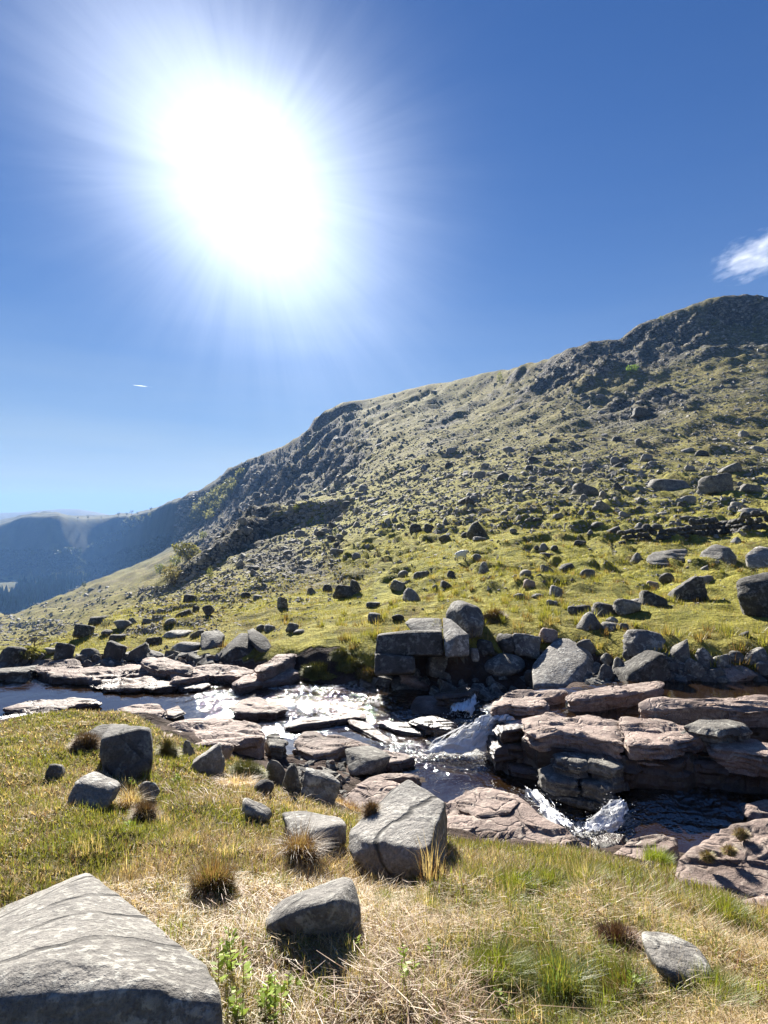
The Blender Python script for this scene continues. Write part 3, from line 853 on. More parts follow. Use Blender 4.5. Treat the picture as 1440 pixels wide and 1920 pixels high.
def rock_verts(P, sub, p=26, amp=0.035, freq=2.2, seed=0, ledge=0.0, axis=(0.2, 0.1, 1), nled=5, cuts=0):
    """rock that fills the convex hull of the corner points P, edges worn, faces rough"""
    P = np.asarray(P, float)
    lo, hi = P.min(0), P.max(0); sz = np.maximum(hi - lo, 1e-4)
    Q = (P - (lo + hi) / 2) / sz * 2
    c, Nn, d = hull_planes(Q)
    D, Fc = ico(sub)
    if cuts:
        rg = np.random.default_rng(seed + 555)
        cn = rg.normal(size=(cuts, 3)); cn[:, 2] = np.abs(cn[:, 2]) * .8 + .1; cn /= np.linalg.norm(cn, axis=1)[:, None]
        sup = ((Q - c) @ cn.T).max(0) * rg.uniform(.62, .92, cuts)
        Nn = np.vstack([Nn, cn]); d = np.concatenate([d, sup])
    dots = np.maximum(D @ Nn.T, 0) / d[None]
    r = (dots ** p).sum(1) ** (-1 / p)
    V = D * r[:, None] + c
    n1 = fbm3(V * freq + seed * 7.13, 4, seed, 0.55)
    big = noise3(V * freq * 0.6 + seed * 3.1, seed + 9)
    k = 1 + amp * n1 + amp * 0.8 * big
    if ledge:
        ax = np.array(axis, float); ax /= np.linalg.norm(ax)
        h = V @ ax * nled * 0.5 + 0.35 * noise3(V * 1.3 + seed, seed + 3)
        fr = np.abs((h % 1) - 0.5) * 2
        k = k - ledge * np.exp(-((1 - fr) / 0.22) ** 2)
    V = (V - c) * k[:, None] + c
    return V / 2 * sz + (lo + hi) / 2, Fc

KINDS = {}
def _box(jit, rg, sx=1, sy=1, sz=1, top=1.0):
    P = []
    for a in (-1, 1):
        for b in (-1, 1):
            for c in (0, 1):
                s = top if c else 1.0
                P.append((a * sx * s * .5 + rg.normal(0, jit), b * sy * s * .5 + rg.normal(0, jit), c * sz + rg.normal(0, jit)))
    for _ in range(3):
        v = rg.normal(size=3); v /= np.linalg.norm(v); P.append(tuple(v * .55 + np.array((0, 0, .5))))
    return P
def kind_points(kind, seed):
    rg = np.random.default_rng(seed * 31 + {'block': 1, 'round': 2, 'wedge': 3, 'point': 4, 'flat': 5, 'tall': 6}[kind])
    def turn(P, a):
        P = np.array(P) - np.array((0, 0, .5)); ax = Vector(rg.normal(size=3)).normalized()
        R_ = np.array(Matrix.Rotation(rg.uniform(.4, 1) * a, 3, ax)); return [tuple(q) for q in P @ R_.T]
    def chip(P):          # knock corners off
        P = [np.array(p) for p in P]; c = np.mean(P, 0); out = []
        for p in P:
            if rg.random() < .45:
                for _ in range(2): out.append(c + (p - c) * rg.uniform(.72, .95) + rg.normal(0, .12, 3))
            else: out.append(p)
        return [tuple(p) for p in out]
    if kind == 'block': return turn(chip(_box(.14, rg, top=.8)), .55)
    if kind == 'tall': return turn(chip(_box(.11, rg, top=.65)), .25)
    if kind == 'flat': return turn(chip(_box(.13, rg, sz=.5, top=.9)), .22)
    if kind == 'round':
        v = rg.normal(size=(26, 3)); v /= np.linalg.norm(v, axis=1)[:, None]
        return [tuple(q * .5 + np.array((0, 0, .5))) for q in v]
    if kind == 'wedge':
        s = rg.choice((-1, 1))
        return [(s * .5, -.5, 0), (s * .5, .5, 0), (-s * .5, -.45, 0), (-s * .5, .45, 0), (-s * .38, -.3, 1), (-s * .42, .35, .95),
                (s * .35, -.35, .3 + .2 * rg.random()), (s * .4, .3, .35), (-s * .1, -.48, .7 + .1 * rg.random())]
    if kind == 'point':
        P = [(math.cos(a) * .5 * rg.uniform(.8, 1.1), math.sin(a) * .5 * rg.uniform(.8, 1.1), rg.uniform(0, .25)) for a in np.linspace(0, 6.28, 7)[:-1]]
        P += [(rg.normal(0, .07), rg.normal(0, .07), 1), (rg.normal(0, .12) - .12, rg.normal(0, .1), .9), (.2, -.2, .62)]
        return P

_tmpl = {}
def rock_template(kind, var, sub, matkey):
    key = (kind, var, sub, matkey)
    if key not in _tmpl:
        base = (kind, var, sub)
        V, Fc = rock_verts(kind_points(kind, var), sub, p=(12 if kind == 'round' else 42), amp=(.05 if kind == 'round' else .055), cuts=(4 if kind == 'round' else 6),
                           freq=1.7, seed=var * 5 + 1, ledge=(.05 if kind in ('block', 'flat', 'wedge') else .0))
        lo, hi = V.min(0), V.max(0)
        V = (V - lo) / (hi - lo) - np.array((.5, .5, 0))
        me = np_mesh('boulder', V, Fc, True); me.materials.append(M[matkey])
        _tmpl[key] = me
    return _tmpl[key]

PLACED = []       # (px, py, w) of everything set out, to keep the random stones off it
def boulder(px, base, w, h, kind='block', mat='mid', label=None, cat='boulder', name='boulder', group=None, sink=.18, rot=None, depth=None, y=None, tilt=0.0, sub=None):
    """a boulder whose foot is seen at photo (px, base), w wide and h high in photo pixels there"""
    p = hit(px, base) if y is None else Vector(W(px, base, y))
    if p is None: return None
    s = p.y / F
    var = RNG.integers(0, 6)
    if sub is None: sub = 4 if w > 60 else (3 if w > 16 else 2)
    me = rock_template(kind, int(var), sub, mat)
    o = bpy.data.objects.new(name, me); COL.objects.link(o)
    ww, hh = w * s, h * s / (1 - sink)
    dd = ww * (depth if depth else RNG.uniform(.65, .95))
    rz = RNG.uniform(-.3, .3) if rot is None else rot
    o.location = (p.x, p.y + dd * .35, p.z - hh * sink)
    o.rotation_euler = (RNG.uniform(-.06, .06), RNG.uniform(-.06, .06) + tilt, rz)
    o.scale = (ww, dd, hh)
    PLACED.append((px, base - h * .4, w))
    if label: tag(o, label, cat, group)
    return o

def hero(name, label, corners, mat, sub=5, p=30, amp=.03, freq=2.0, seed=1, ledge=0.0, axis=(.2, .1, 1), nled=5, cat='boulder', ground=True, cuts=0):
    # the corner lowest in the photo stands on the ground: take the distance from there
    vis = [c for c in corners if abs(c[0] - 720) < 900 and c[1] < 1925]
    b = max(vis, key=lambda c: c[1])
    g = hit(b[0], b[1])
    k = g.y / b[2] if (g is not None and ground) else 1.0
    k = min(max(k, .75), 1.3)
    P = np.array([W(c[0], c[1], c[2] * k) for c in corners])
    # sunk a little into the ground
    zb = terrain(P[:, 0], P[:, 1]); hgt = np.ptp(P[:, 2])
    low = P[P[:, 2] < P[:, 2].min() + .45 * hgt].copy()
    low[:, 2] = np.minimum(low[:, 2], np.maximum(terrain(low[:, 0], low[:, 1]), low[:, 2] - .3 * hgt)) - .12 * hgt
    if not ground: low = low[:0]
    if len(low): low[:, :2] = low[:, :2].mean(0) + (low[:, :2] - low[:, :2].mean(0)) * .93
    P = np.vstack([P, low])
    V, Fc = rock_verts(P, sub, p, amp, freq, seed, ledge, axis, nled, cuts)
    org = np.array((V[:, 0].mean(), V[:, 1].mean(), V[:, 2].min()))
    me = np_mesh(name, V - org, Fc, True)
    o = link(name, me, M[mat]); o.location = org
    c = np.array(corners)
    PLACED.append((c[:, 0].mean(), c[:, 1].mean(), np.ptp(c[:, 0])))
    return tag(o, label, cat)

def slab(label, outline, rel, thick, mat='pink', tilt=(0, 0), seed=0, rough=.02, name='flat_rock', cat='rock slab', parent=None, nth=120, under=.0):
    """flat bedrock slab: outline of its top in photo pixels on the plane rel metres under the eye"""
    P = np.array([at_rel(a, b, rel)[:2] for a, b in outline])
    c = P.mean(0)
    th = np.linspace(0, 2 * math.pi, nth, endpoint=False)
    R = np.full(nth, 0.0)
    dx, dy = np.cos(th), np.sin(th)
    for i in range(len(P)):
        a = P[i] - c; b = P[(i + 1) % len(P)] - c; e = b - a
        den = dx * e[1] - dy * e[0]
        with np.errstate(divide='ignore', invalid='ignore'):
            t = (a[0] * e[1] - a[1] * e[0]) / den
            u = (a[0] * dy - a[1] * dx) / den
        ok = (t > 1e-4) & (u >= -1e-6) & (u <= 1 + 1e-6)
        R = np.where(ok, np.maximum(R, np.where(ok, t, 0)), R)
    R[R <= 0] = np.median(R[R > 0])
    R = .7 * R + .15 * (np.roll(R, 1) + np.roll(R, -1))
    rough = rough * float(np.clip(R.mean() / .9, .25, 1.0))
    ex, ey = c[0] + dx * R, c[1] + dy * R
    R = R * (1 + .03 * fbm2(ex * 5, ey * 5, 3, seed + 3) + .03 * np.round(2 * noise2(ex * 3.4, ey * 3.4, seed + 4)))
    tops = [0, .1, .2, .3, .4, .49, .57, .64, .71, .77, .83, .88, .92, .955, .985, 1.0]
    sides = [.06, .13, .2, .27, .34, .42, .5, .58, .68, .8, 1.0]
    V = [np.array([[c[0], c[1], 0.0]])]
    for s in tops[1:]:
        V.append(np.stack([c[0] + dx * R * s, c[1] + dy * R * s, np.full(nth, -min(.022, thick * .15) * max(0, (s - .82) / .18) ** 2)], 1))
    for f in sides:
        zz = -min(.022, thick * .15) - (thick - min(.022, thick * .15)) * f
        lay = min(.10 * thick, .045) * np.round(1.7 * noise2(ex * 3.2 + 1.3 * np.round(f * 3.4), ey * 3.2 + 2.1 * np.round(f * 3.4 + .3 * noise2(ex * 2, ey * 2, seed + 7)), seed + 8)) + .022 * noise2(ex * 7, ey * 7 + f * 9, seed)
        k = 1 - under * f + 0
        V.append(np.stack([c[0] + dx * (R * k + lay), c[1] + dy * (R * k + lay), np.full(nth, zz)], 1))
    V = np.vstack(V)
    up = V[:, 2] > -min(.022, thick * .15) - 1e-6
    nz = rough * .8 * fbm2(V[:, 0] * 1.6, V[:, 1] * 1.6, 3, seed + 21) + rough * .35 * fbm2(V[:, 0] * 9, V[:, 1] * 9, 3, seed + 29)
    # broken bedding steps on the top
    q = fbm2(V[:, 0] * 1.1 + 3 + .5 * V[:, 1], V[:, 1] * 2.6, 3, seed + 41)
    step = -rough * 1.5 * (sstep(.0, .03, q) + sstep(.35, .38, q) - sstep(-.42, -.45, q))
    V[:, 2] += (nz + step) * np.where(up, 1.0, .5)
    V[:, 2] += EYE - rel + (V[:, 0] - c[0]) * tilt[0] + (V[:, 1] - c[1]) * tilt[1]
    Fc = []
    k = np.arange(nth); k2 = (k + 1) % nth
    tri = np.stack([np.zeros(nth, int), 1 + k, 1 + k2], 1)
    nr = len(tops) - 1 + len(sides)
    for j in range(nr - 1):
        a = 1 + j * nth + k; b = 1 + j * nth + k2
        Fc.append(np.stack([a, a + nth, b + nth], 1)); Fc.append(np.stack([a, b + nth, b], 1))
    Fc = np.vstack([tri] + Fc)
    org = np.array((c[0], c[1], EYE - rel - thick))
    if parent is not None:
        org = np.array(parent.location)
    me = np_mesh(name, V - org, Fc, True)
    sm = np.ones(len(Fc), bool); sm[nth + 2 * nth * (len(tops) - 3):] = False
    me.polygons.foreach_set('use_smooth', sm)
    o = link(name, me, M[mat], parent)
    if parent is None:
        o.location = org
        tag(o, label, cat, kind='thing')
    else:
        if label: o['label'] = label
    a = np.array(outline)
    PLACED.append((a[:, 0].mean(), a[:, 1].mean(), np.ptp(a[:, 0])))
    return o

# ------------------------------------------------------------------ water
WL, WP = EYE - 3.0, EYE - 2.58
def blobs(x, y, L):
    v = np.zeros(len(x))
    for (px, py, rel, sx, sy, a) in L:
        c = at_rel(px, py, rel)
        v = np.maximum(v, a * np.exp(-((x - c[0]) / sx) ** 2 - ((y - c[1]) / sy) ** 2))
    return v
def water_sheet(name, poly, level, step, rip, foam, wave, seed):
    P = np.array(poly)
    x0, y0 = P.min(0); x1, y1 = P.max(0)
    gx = np.arange(x0, x1 + step, step); gy = np.arange(y0, y1 + step, step)
    X, Y = np.meshgrid(gx, gy, indexing='ij'); x, y = X.ravel(), Y.ravel()
    r = np.clip(.03 + blobs(x, y, rip), 0, 1); f = blobs(x, y, foam)
    z = level(x, y) + wave * r * (fbm2(x * 2.6, y * 3.6, 3, seed) + .5 * noise2(x * 9, y * 11, seed + 5)) + .03 * f * np.abs(noise2(x * 8, y * 8, seed + 9))
    V = np.stack([x, y, z], 1)
    n1, n2 = len(gx), len(gy)
    ii, jj = np.meshgrid(np.arange(n1 - 1), np.arange(n2 - 1), indexing='ij')
    q = np.stack([ii * n2 + jj, (ii + 1) * n2 + jj, (ii + 1) * n2 + jj + 1, ii * n2 + jj + 1], -1).reshape(-1, 4)
    cen = V[q].mean(1)
    keep = in_poly(P, cen[:, 0], cen[:, 1])
    # keep only water that lies over its bed or nearly so
    zt = terrain(cen[:, 0], cen[:, 1]); keep &= zt < cen[:, 2] + .12
    q = q[keep]
    u, inv = np.unique(q, return_inverse=True)
    me = np_mesh(name, V[u], inv.reshape(-1, 4), True, np.stack([r, f, 0 * r], 1)[u])
    o = link(name, me, M['water']); tag(o, kind='structure')
    return o
low_poly = [tuple(at_rel(a, b, 3.0)[:2]) for a, b in [(-900, 1385), (-300, 1378), (0, 1360), (190, 1335), (300, 1350), (520, 1420), (620, 1500), (760, 1540), (900, 1600), (1100, 1640), (1250, 1640), (1500, 1580), (1800, 1560), (1800, 1470), (1500, 1440), (1150, 1440), (1000, 1390), (935, 1330), (880, 1285), (700, 1262), (520, 1270), (300, 1262), (0, 1262), (-300, 1262), (-900, 1268)]]
def low_level(x, y):
    # the side channel on the right comes down a little higher
    c = at_rel(1150, 1530, 2.95)
    return WL + .10 * sstep(c[0] - .15, c[0] + .45, x) * sstep(7.0, 6.2, y) + 0 * x
RIP = [(40, 1277, 3, 1.6, .3, .6), (560, 1300, 3, 1.4, .6, .9), (650, 1300, 3, 1.2, .6, 1.0), (720, 1330, 3, .9, .6, 1.0), (480, 1330, 3, .8, .35, .4), (580, 1352, 3, .8, .4, .9),
       (820, 1405, 3, .7, .6, .9), (900, 1440, 3, .5, .4, .7), (1000, 1510, 3, .5, .4, 1.0), (1130, 1545, 3, .7, .4, 1.0), (1300, 1510, 2.95, 1.1, .5, 1.0), (850, 1350, 3, .7, .6, .9), (430, 1300, 3, .9, .25, .35)]
FOAM_GLITTER = [(650, 1290, 3, .8, .55, .60), (700, 1312, 3, .7, .5, .58), (560, 1290, 3, .9, .4, .58), (620, 1340, 3, .6, .35, .54), (40, 1275, 3, 1.5, .28, .5), (480, 1305, 3, .8, .25, .50), (560, 1340, 3, .6, .3, .52), (760, 1340, 3, .5, .4, .58),  # white water; on the riffles the white also stands in for sun glitter
        (840, 1400, 3, .36, .45, .95), (765, 1402, 3, .4, .28, .62), (720, 1392, 3, .3, .2, .5), (800, 1412, 3, .45, .35, .6), (880, 1412, 3, .3, .3, .8), (905, 1440, 3, .3, .28, .5), (980, 1490, 3, .25, .3, .5), (1030, 1540, 3, .25, .22, .75), (1100, 1555, 3, .34, .22, .9), (1160, 1535, 2.95, .22, .2, .85), (1240, 1510, 2.95, .5, .22, .45), (1330, 1500, 2.95, .5, .25, .38),
        (790, 1330, 3, .35, .3, .5), (870, 1320, 3, .35, .4, .75)]
water_sheet('stream_water', low_poly, low_level, .045, RIP, FOAM_GLITTER, .030, 51)
pool_poly = [tuple(at_rel(a, b, 2.5)[:2]) for a, b in [(900, 1318), (925, 1340), (985, 1352), (1120, 1385), (1300, 1400), (1500, 1420), (1900, 1430), (2000, 1262), (1440, 1262), (1200, 1264), (1060, 1280), (960, 1285)]]
water_sheet('pool_water', pool_poly, lambda x, y: WP + 0 * x, .05, [(960, 1318, 2.5, .5, .35, .9), (1000, 1325, 2.5, .6, .25, .7)], [(930, 1318, 2.5, .3, .3, .8), (985, 1322, 2.5, .35, .18, .6)], .022, 57)

def fall_sheet(seed, lips, bases, zlip, zbase):
    L0, L1 = np.array(lips, float); B0, B1 = np.array(bases, float)
    n1, n2 = 64, 72
    T, S = np.meshgrid(np.linspace(0, 1, n1), np.linspace(-.06, 1.1, n2), indexing='ij'); t, s = T.ravel(), S.ravel()
    xy = (L0 + np.outer(t, L1 - L0)) * (1 - s)[:, None] + (B0 + np.outer(t, B1 - B0)) * s[:, None]
    edge = np.minimum(t, 1 - t)
    # water tumbles over small steps: nearly level treads and short drops, uneven across the fall
    ph = np.clip(s, 0, 1) * 5 + .9 * noise2(t * 5, s * 2, seed) + .5 * noise2(t * 13, s * 3, seed + 11)
    k = np.floor(ph); fr = ph - k
    st = np.clip((k + sstep(.55, 1.0, fr)) / 5, 0, 1)
    z = zlip + (zbase - zlip) * (st * .85 + np.clip(s, 0, 1) * .15) + .02 + .02 * sstep(0, .25, edge) - .04 * (1 - sstep(0, .1, edge))
    z += .013 * fbm2(t * 22, s * 9, 3, seed + 12)
    z += .03 * np.abs(noise2(t * 11, s * 9, seed + 2)) * sstep(.55, 1, s)
    xy += .03 * np.stack([noise2(t * 4, s * 6, seed + 3), noise2(t * 5, s * 6, seed + 4)], 1)
    f = .72 + .7 * noise2(t * 24 + .8 * noise2(t * 3, s * 3, seed + 8), s * 2.4, seed + 5) + .45 * noise2(t * 60, s * 6, seed + 6) + .7 * sstep(.5, 1, s) + .15
    ii, jj = np.meshgrid(np.arange(n1 - 1), np.arange(n2 - 1), indexing='ij')
    qd = np.stack([ii * n2 + jj, (ii + 1) * n2 + jj, (ii + 1) * n2 + jj + 1, ii * n2 + jj + 1], -1).reshape(-1, 4)
    me = np_mesh('waterfall', np.column_stack([xy, z]), qd, True, np.clip(np.stack([f, f, f], 1), 0, 1))
    tag(link('waterfall', me, M['falls']), kind='structure')
def cascade(label_seed, lips, bases, n, zlip, zbase, mat, w0, name):
    """falling water: many braided strands from a lip line to a base line"""
    rg = np.random.default_rng(label_seed)
    V, Fc = [], []
    L0, L1 = np.array(lips, float); B0, B1 = np.array(bases, float)
    nbv = 0
    for i in range(n):
        t = rg.random(); u = np.clip(t + rg.normal(0, .12), 0, 1)
        a = L0 + (L1 - L0) * t; b = B0 + (B1 - B0) * u
        k = 9; s = np.linspace(0, 1, k)
        s0 = rg.uniform(-.05, .45); s1 = s0 + rg.uniform(.45, .75); s = s0 + (s1 - s0) * s
        xy = a[None] + (b - a)[None] * s[:, None]
        z = zlip + (zbase - zlip) * np.clip(s, 0, 1) ** 1.35 + rg.uniform(-.01, .05) + .035 * noise2(s * 5 + i, np.full(k, t * 9), label_seed)
        xy = xy + .05 * np.stack([noise2(s * 4 + i * 3.1, s * 0, 3), noise2(s * 4 + i * 7.7, s * 0, 4)], 1)
        d = (b - a) / np.linalg.norm(b - a); pr = np.array((-d[1], d[0]))
        w = w0 * rg.uniform(.4, 1.3) * np.sin(np.linspace(.25, 2.9, k))
        base = nbv; nbv += 3 * k
        lft = np.column_stack([xy + pr * w[:, None], z - .006]); rgt = np.column_stack([xy - pr * w[:, None], z - .006]); mid = np.column_stack([xy, z + w * .5])
        V.append(np.vstack([lft, mid, rgt]))
        for j in range(k - 1):
            for o1, o2 in ((0, k), (k, 2 * k)):
                Fc.append((base + o1 + j, base + o1 + j + 1, base + o2 + j + 1)); Fc.append((base + o1 + j, base + o2 + j + 1, base + o2 + j))
    # spray drops and the white heap where the water lands
    Dv, Df = ico(1)
    for i in range(n * 14):
        t = rg.random(); s = rg.uniform(.2, 1.2) if i % 3 else rg.uniform(.85, 1.25)
        p = (L0 + (L1 - L0) * t) * (1 - s) + (B0 + (B1 - B0) * rg.random()) * s + rg.normal(0, .05, 2)
        heap = i % 3 == 0
        z = zlip + (zbase - zlip) * min(1, s) ** 1.35 + (abs(rg.normal(0, .06)) if not heap else rg.uniform(-.01, .03))
        base = nbv + i * len(Dv)
        sz = rg.uniform(.002, .005) if not heap else rg.uniform(.004, .012)
        V.append(Dv * sz * np.array((1, 1, .7)) * (1 + .25 * rg.normal(size=(len(Dv), 1))) + np.array((p[0], p[1], z)))
        Fc += [tuple(f + base) for f in Df]
    fall_sheet(label_seed, lips, bases, zlip, zbase)
    o = link(name, np_mesh(name, np.vstack(V), np.array(Fc), True), M[mat])
    return tag(o, kind='stuff')
xy = lambda a, b, r: at_rel(a, b, r)[:2]
cascade(3, (xy(905, 1335, 2.52), xy(965, 1338, 2.5)), (xy(795, 1414, 2.98), xy(905, 1418, 2.98)), 46, WP + .0, WL + .01, 'foam', .008, 'spray')
cascade(5, (xy(1150, 1508, 2.88), xy(1180, 1520, 2.88)), (xy(1085, 1560, 2.98), xy(1150, 1565, 2.98)), 30, EYE - 2.86, WL + .01, 'foam', .007, 'spray')
cascade(9, (xy(985, 1478, 2.95), xy(1010, 1490, 2.95)), (xy(1030, 1548, 3.0), xy(1075, 1560, 3.0)), 16, WL + .03, WL + .015, 'foam', .007, 'spray')
cascade(11, (xy(850, 1305, 2.93), xy(895, 1310, 2.9)), (xy(845, 1340, 3.0), xy(885, 1345, 3.0)), 20, EYE - 2.86, WL + .03, 'foam', .007, 'spray')

# ------------------------------------------------------------------ bedrock slabs in and beside the stream
SL = [
 ('grey pink slab at the upstream end of the far shelf beside white water', [(65,1247),(115,1238),(142,1237),(163,1250),(160,1256),(120,1262),(95,1262),(70,1252)], 2.82, .34, 'pink'),
 ('low dark slab at the left photo edge behind white water', [(-60,1258),(-20,1250),(45,1245),(75,1243),(70,1250),(50,1262),(0,1264)], 2.85, .34, 'mid'),
 ('broad pink slab sloping into blue water on the far side', [(95,1266),(160,1256),(235,1248),(262,1247),(330,1258),(320,1265),(300,1275),(262,1290),(195,1288),(165,1275),(120,1273)], 2.91, .24, 'pink'),
 ('dark fronted lip of pink rock over blue water', [(250,1287),(300,1275),(335,1272),(335,1288),(290,1293)], 2.93, .22, 'pink'),
 ('long pink slab below the leaning boulder pair', [(325,1258),(400,1246),(462,1250),(472,1257),(440,1268),(415,1262),(385,1266),(345,1276),(325,1276)], 2.85, .25, 'pink'),
 ('short pink block at the water edge below the long pink slab', [(330,1281),(370,1272),(398,1281),(378,1291),(335,1291)], 2.94, .22, 'pink'),
 ('diagonal pink slab with a dark undercut front above rapids', [(437,1277),(480,1257),(510,1249),(545,1252),(562,1259),(540,1266),(480,1277),(450,1284)], 2.84, .33, 'pink'),
 ('pale bedrock ramp climbing the bank right of the leaning boulders', [(475,1250),(510,1236),(525,1217),(560,1208),(585,1209),(560,1223),(545,1235),(515,1246),(485,1256)], 2.66, .25, 'pink'),
 ('thick pink wedge slab lying on the broad sloping slab', [(264,1240),(272,1230),(310,1229),(345,1240),(365,1248),(355,1256),(300,1251)], 2.74, .22, 'pink'),
 ('pale low slab between blue water and the left grass', [(10,1326),(50,1309),(140,1305),(185,1308),(194,1316),(150,1322),(100,1333),(60,1339),(30,1331)], 2.92, .22, 'pink'),
 ('dark wet slab at the left edge below the pale low slab', [(-40,1352),(10,1340),(30,1335),(62,1338),(40,1347),(0,1356)], 2.86, .25, 'wet'),
 ('flat layered slab behind the left grass point', [(220,1322),(260,1314),(300,1318),(310,1329),(300,1339),(255,1339),(225,1329)], 2.84, .26, 'pink'),
 ('small square pink slab next to the flat layered slab', [(308,1327),(335,1320),(347,1331),(326,1340),(312,1338)], 2.88, .22, 'pink'),
 ('big smooth pinkish grey slab behind the small mottled boulder', [(288,1367),(330,1351),(345,1347),(400,1342),(450,1346),(490,1360),(502,1372),(490,1386),(440,1391),(385,1396),(360,1401),(330,1397),(300,1381)], 2.56, .55, 'pink'),
 ('dark rounded end block of the big smooth slab', [(498,1376),(520,1373),(541,1386),(530,1396),(505,1394)], 2.68, .42, 'mid'),
 ('small slab with dark front next to the dark leaning boulder', [(283,1380),(300,1368),(345,1370),(343,1380),(320,1386),(285,1389)], 2.5, .3, 'pink'),
 ('pink brown island slab in the middle of the rapids', [(433,1321),(455,1306),(485,1302),(520,1310),(542,1322),(520,1330),(450,1331),(437,1329)], 2.84, .3, 'pink'),
 ('long thin pink slab across the rapids', [(530,1358),(545,1349),(610,1340),(650,1333),(680,1335),(682,1343),(640,1349),(580,1357),(545,1363)], 2.93, .2, 'pink'),
 ('narrow pink rib running down beside the blue pool', [(650,1347),(680,1350),(720,1371),(742,1385),(725,1389),(690,1372),(655,1354)], 2.94, .2, 'pink'),
 ('ragged pink orange slab in the calm pool', [(548,1386),(570,1370),(595,1368),(602,1379),(628,1377),(692,1394),(697,1403),(650,1401),(620,1411),(590,1413),(560,1401)], 2.84, .3, 'pink'),
 ('low pink tongue of rock right of the grey pool boulder', [(688,1413),(720,1405),(760,1411),(782,1418),(750,1428),(713,1431)], 2.9, .2, 'pink'),
 ('dark wet ledge left of the waterfall', [(765,1348),(810,1341),(852,1355),(850,1366),(800,1361)], 2.86, .2, 'wet'),
 ('dark wet step beside the waterfall foot', [(705,1352),(770,1352),(800,1366),(790,1374),(740,1366)], 2.93, .15, 'wet'),
 ('dark ledge at the foot of the far bank above the waterfall', [(815,1302),(860,1288),(898,1287),(884,1301),(850,1305)], 2.78, .25, 'wet'),
 ('wet pink rib above the waterfall lip', [(916,1327),(940,1301),(970,1293),(1062,1291),(1064,1300),(990,1301),(950,1316),(930,1329)], 2.44, .28, 'pink'),
 ('long pale tongue of rock in the dark upper pool', [(1058,1301),(1130,1290),(1175,1277),(1220,1274),(1245,1277),(1230,1290),(1200,1297),(1150,1304),(1100,1311),(1062,1308)], 2.40, .2, 'pink'),
 ('long grey slab with a dark front in the upper pool', [(1200,1318),(1225,1308),(1300,1305),(1440,1301),(1580,1300),(1580,1328),(1440,1320),(1380,1323),(1300,1319),(1215,1327)], 2.30, .36, 'pink'),
 ('ribbed grey slab between the long pool slab and the big ledge', [(1278,1358),(1310,1346),(1370,1342),(1402,1350),(1407,1366),(1350,1376),(1300,1363)], 2.33, .35, 'mid'),
 ('smooth pink bedrock plate sloping to the rapids above green tufts', [(838,1510),(868,1482),(920,1475),(962,1490),(992,1510),(1012,1532),(1080,1566),(1130,1586),(1165,1602),(1150,1640),(1050,1660),(840,1650),(826,1560)], 2.68, .5, 'pink'),
 ('thin flaking plate on the pink bedrock beside the grey boulder', [(850,1492),(880,1480),(925,1480),(972,1504),(955,1524),(900,1529),(860,1512)], 2.63, .07, 'pink'),
 ('small broken plate on the pink bedrock', [(842,1537),(885,1527),(900,1542),(868,1566),(840,1562)], 2.62, .08, 'pink'),
 ('split grey slab above a dark hole by the green tuft', [(1150,1590),(1180,1569),(1230,1560),(1272,1563),(1272,1581),(1225,1611),(1185,1627),(1160,1608)], 2.48, .45, 'pink'),
 ('large cracked pink slab at the right edge with straw tufts', [(1265,1608),(1300,1580),(1322,1560),(1385,1541),(1440,1538),(1540,1535),(1600,1600),(1540,1695),(1440,1668),(1375,1652),(1340,1657),(1290,1647),(1268,1640)], 2.12, .5, 'pink'),
 ('low broken slab in grass under the large cracked slab', [(1383,1682),(1440,1670),(1520,1690),(1450,1722),(1393,1708)], 2.04, .25, 'pink'),
 ('pale flat slab behind the big grey foreground boulder', [(636,1503),(660,1476),(700,1461),(738,1462),(765,1472),(740,1503),(700,1517),(650,1513)], 2.58, .4, 'pink'),
 ('thin dark edged slab along the calm pool', [(652,1480),(690,1459),(730,1448),(785,1448),(782,1458),(730,1463),(690,1472)], 2.82, .25, 'pink'),
 ('broken wet pink slab at the right edge beside rapids', [(1395,1508),(1430,1500),(1520,1505),(1520,1530),(1440,1528),(1405,1522)], 2.80, .3, 'pink'),
 ('flat dark wet rock at the right edge under the big ledge', [(1370,1462),(1390,1452),(1520,1462),(1520,1480),(1420,1474)], 2.85, .25, 'wet'),
 ('small flat wet rock between the plate and the lower rapids', [(1110,1572),(1140,1562),(1175,1566),(1160,1588),(1125,1590)], 2.8, .25, 'wet'),
 ('pale flat stone on the turf right of the bank ramp', [(592,1206),(605,1199),(636,1204),(630,1211),(600,1212)], 2.6, .12, 'pink'),
]
for i, (lab, outl, rel, th, mt) in enumerate(SL):
    slab(lab, outl, rel, th, mt, seed=i * 3 + 11, rough=.028 if mt == 'pink' else .03, tilt=((.02, -.03) if i % 2 else (-.015, .02)), under=.06)

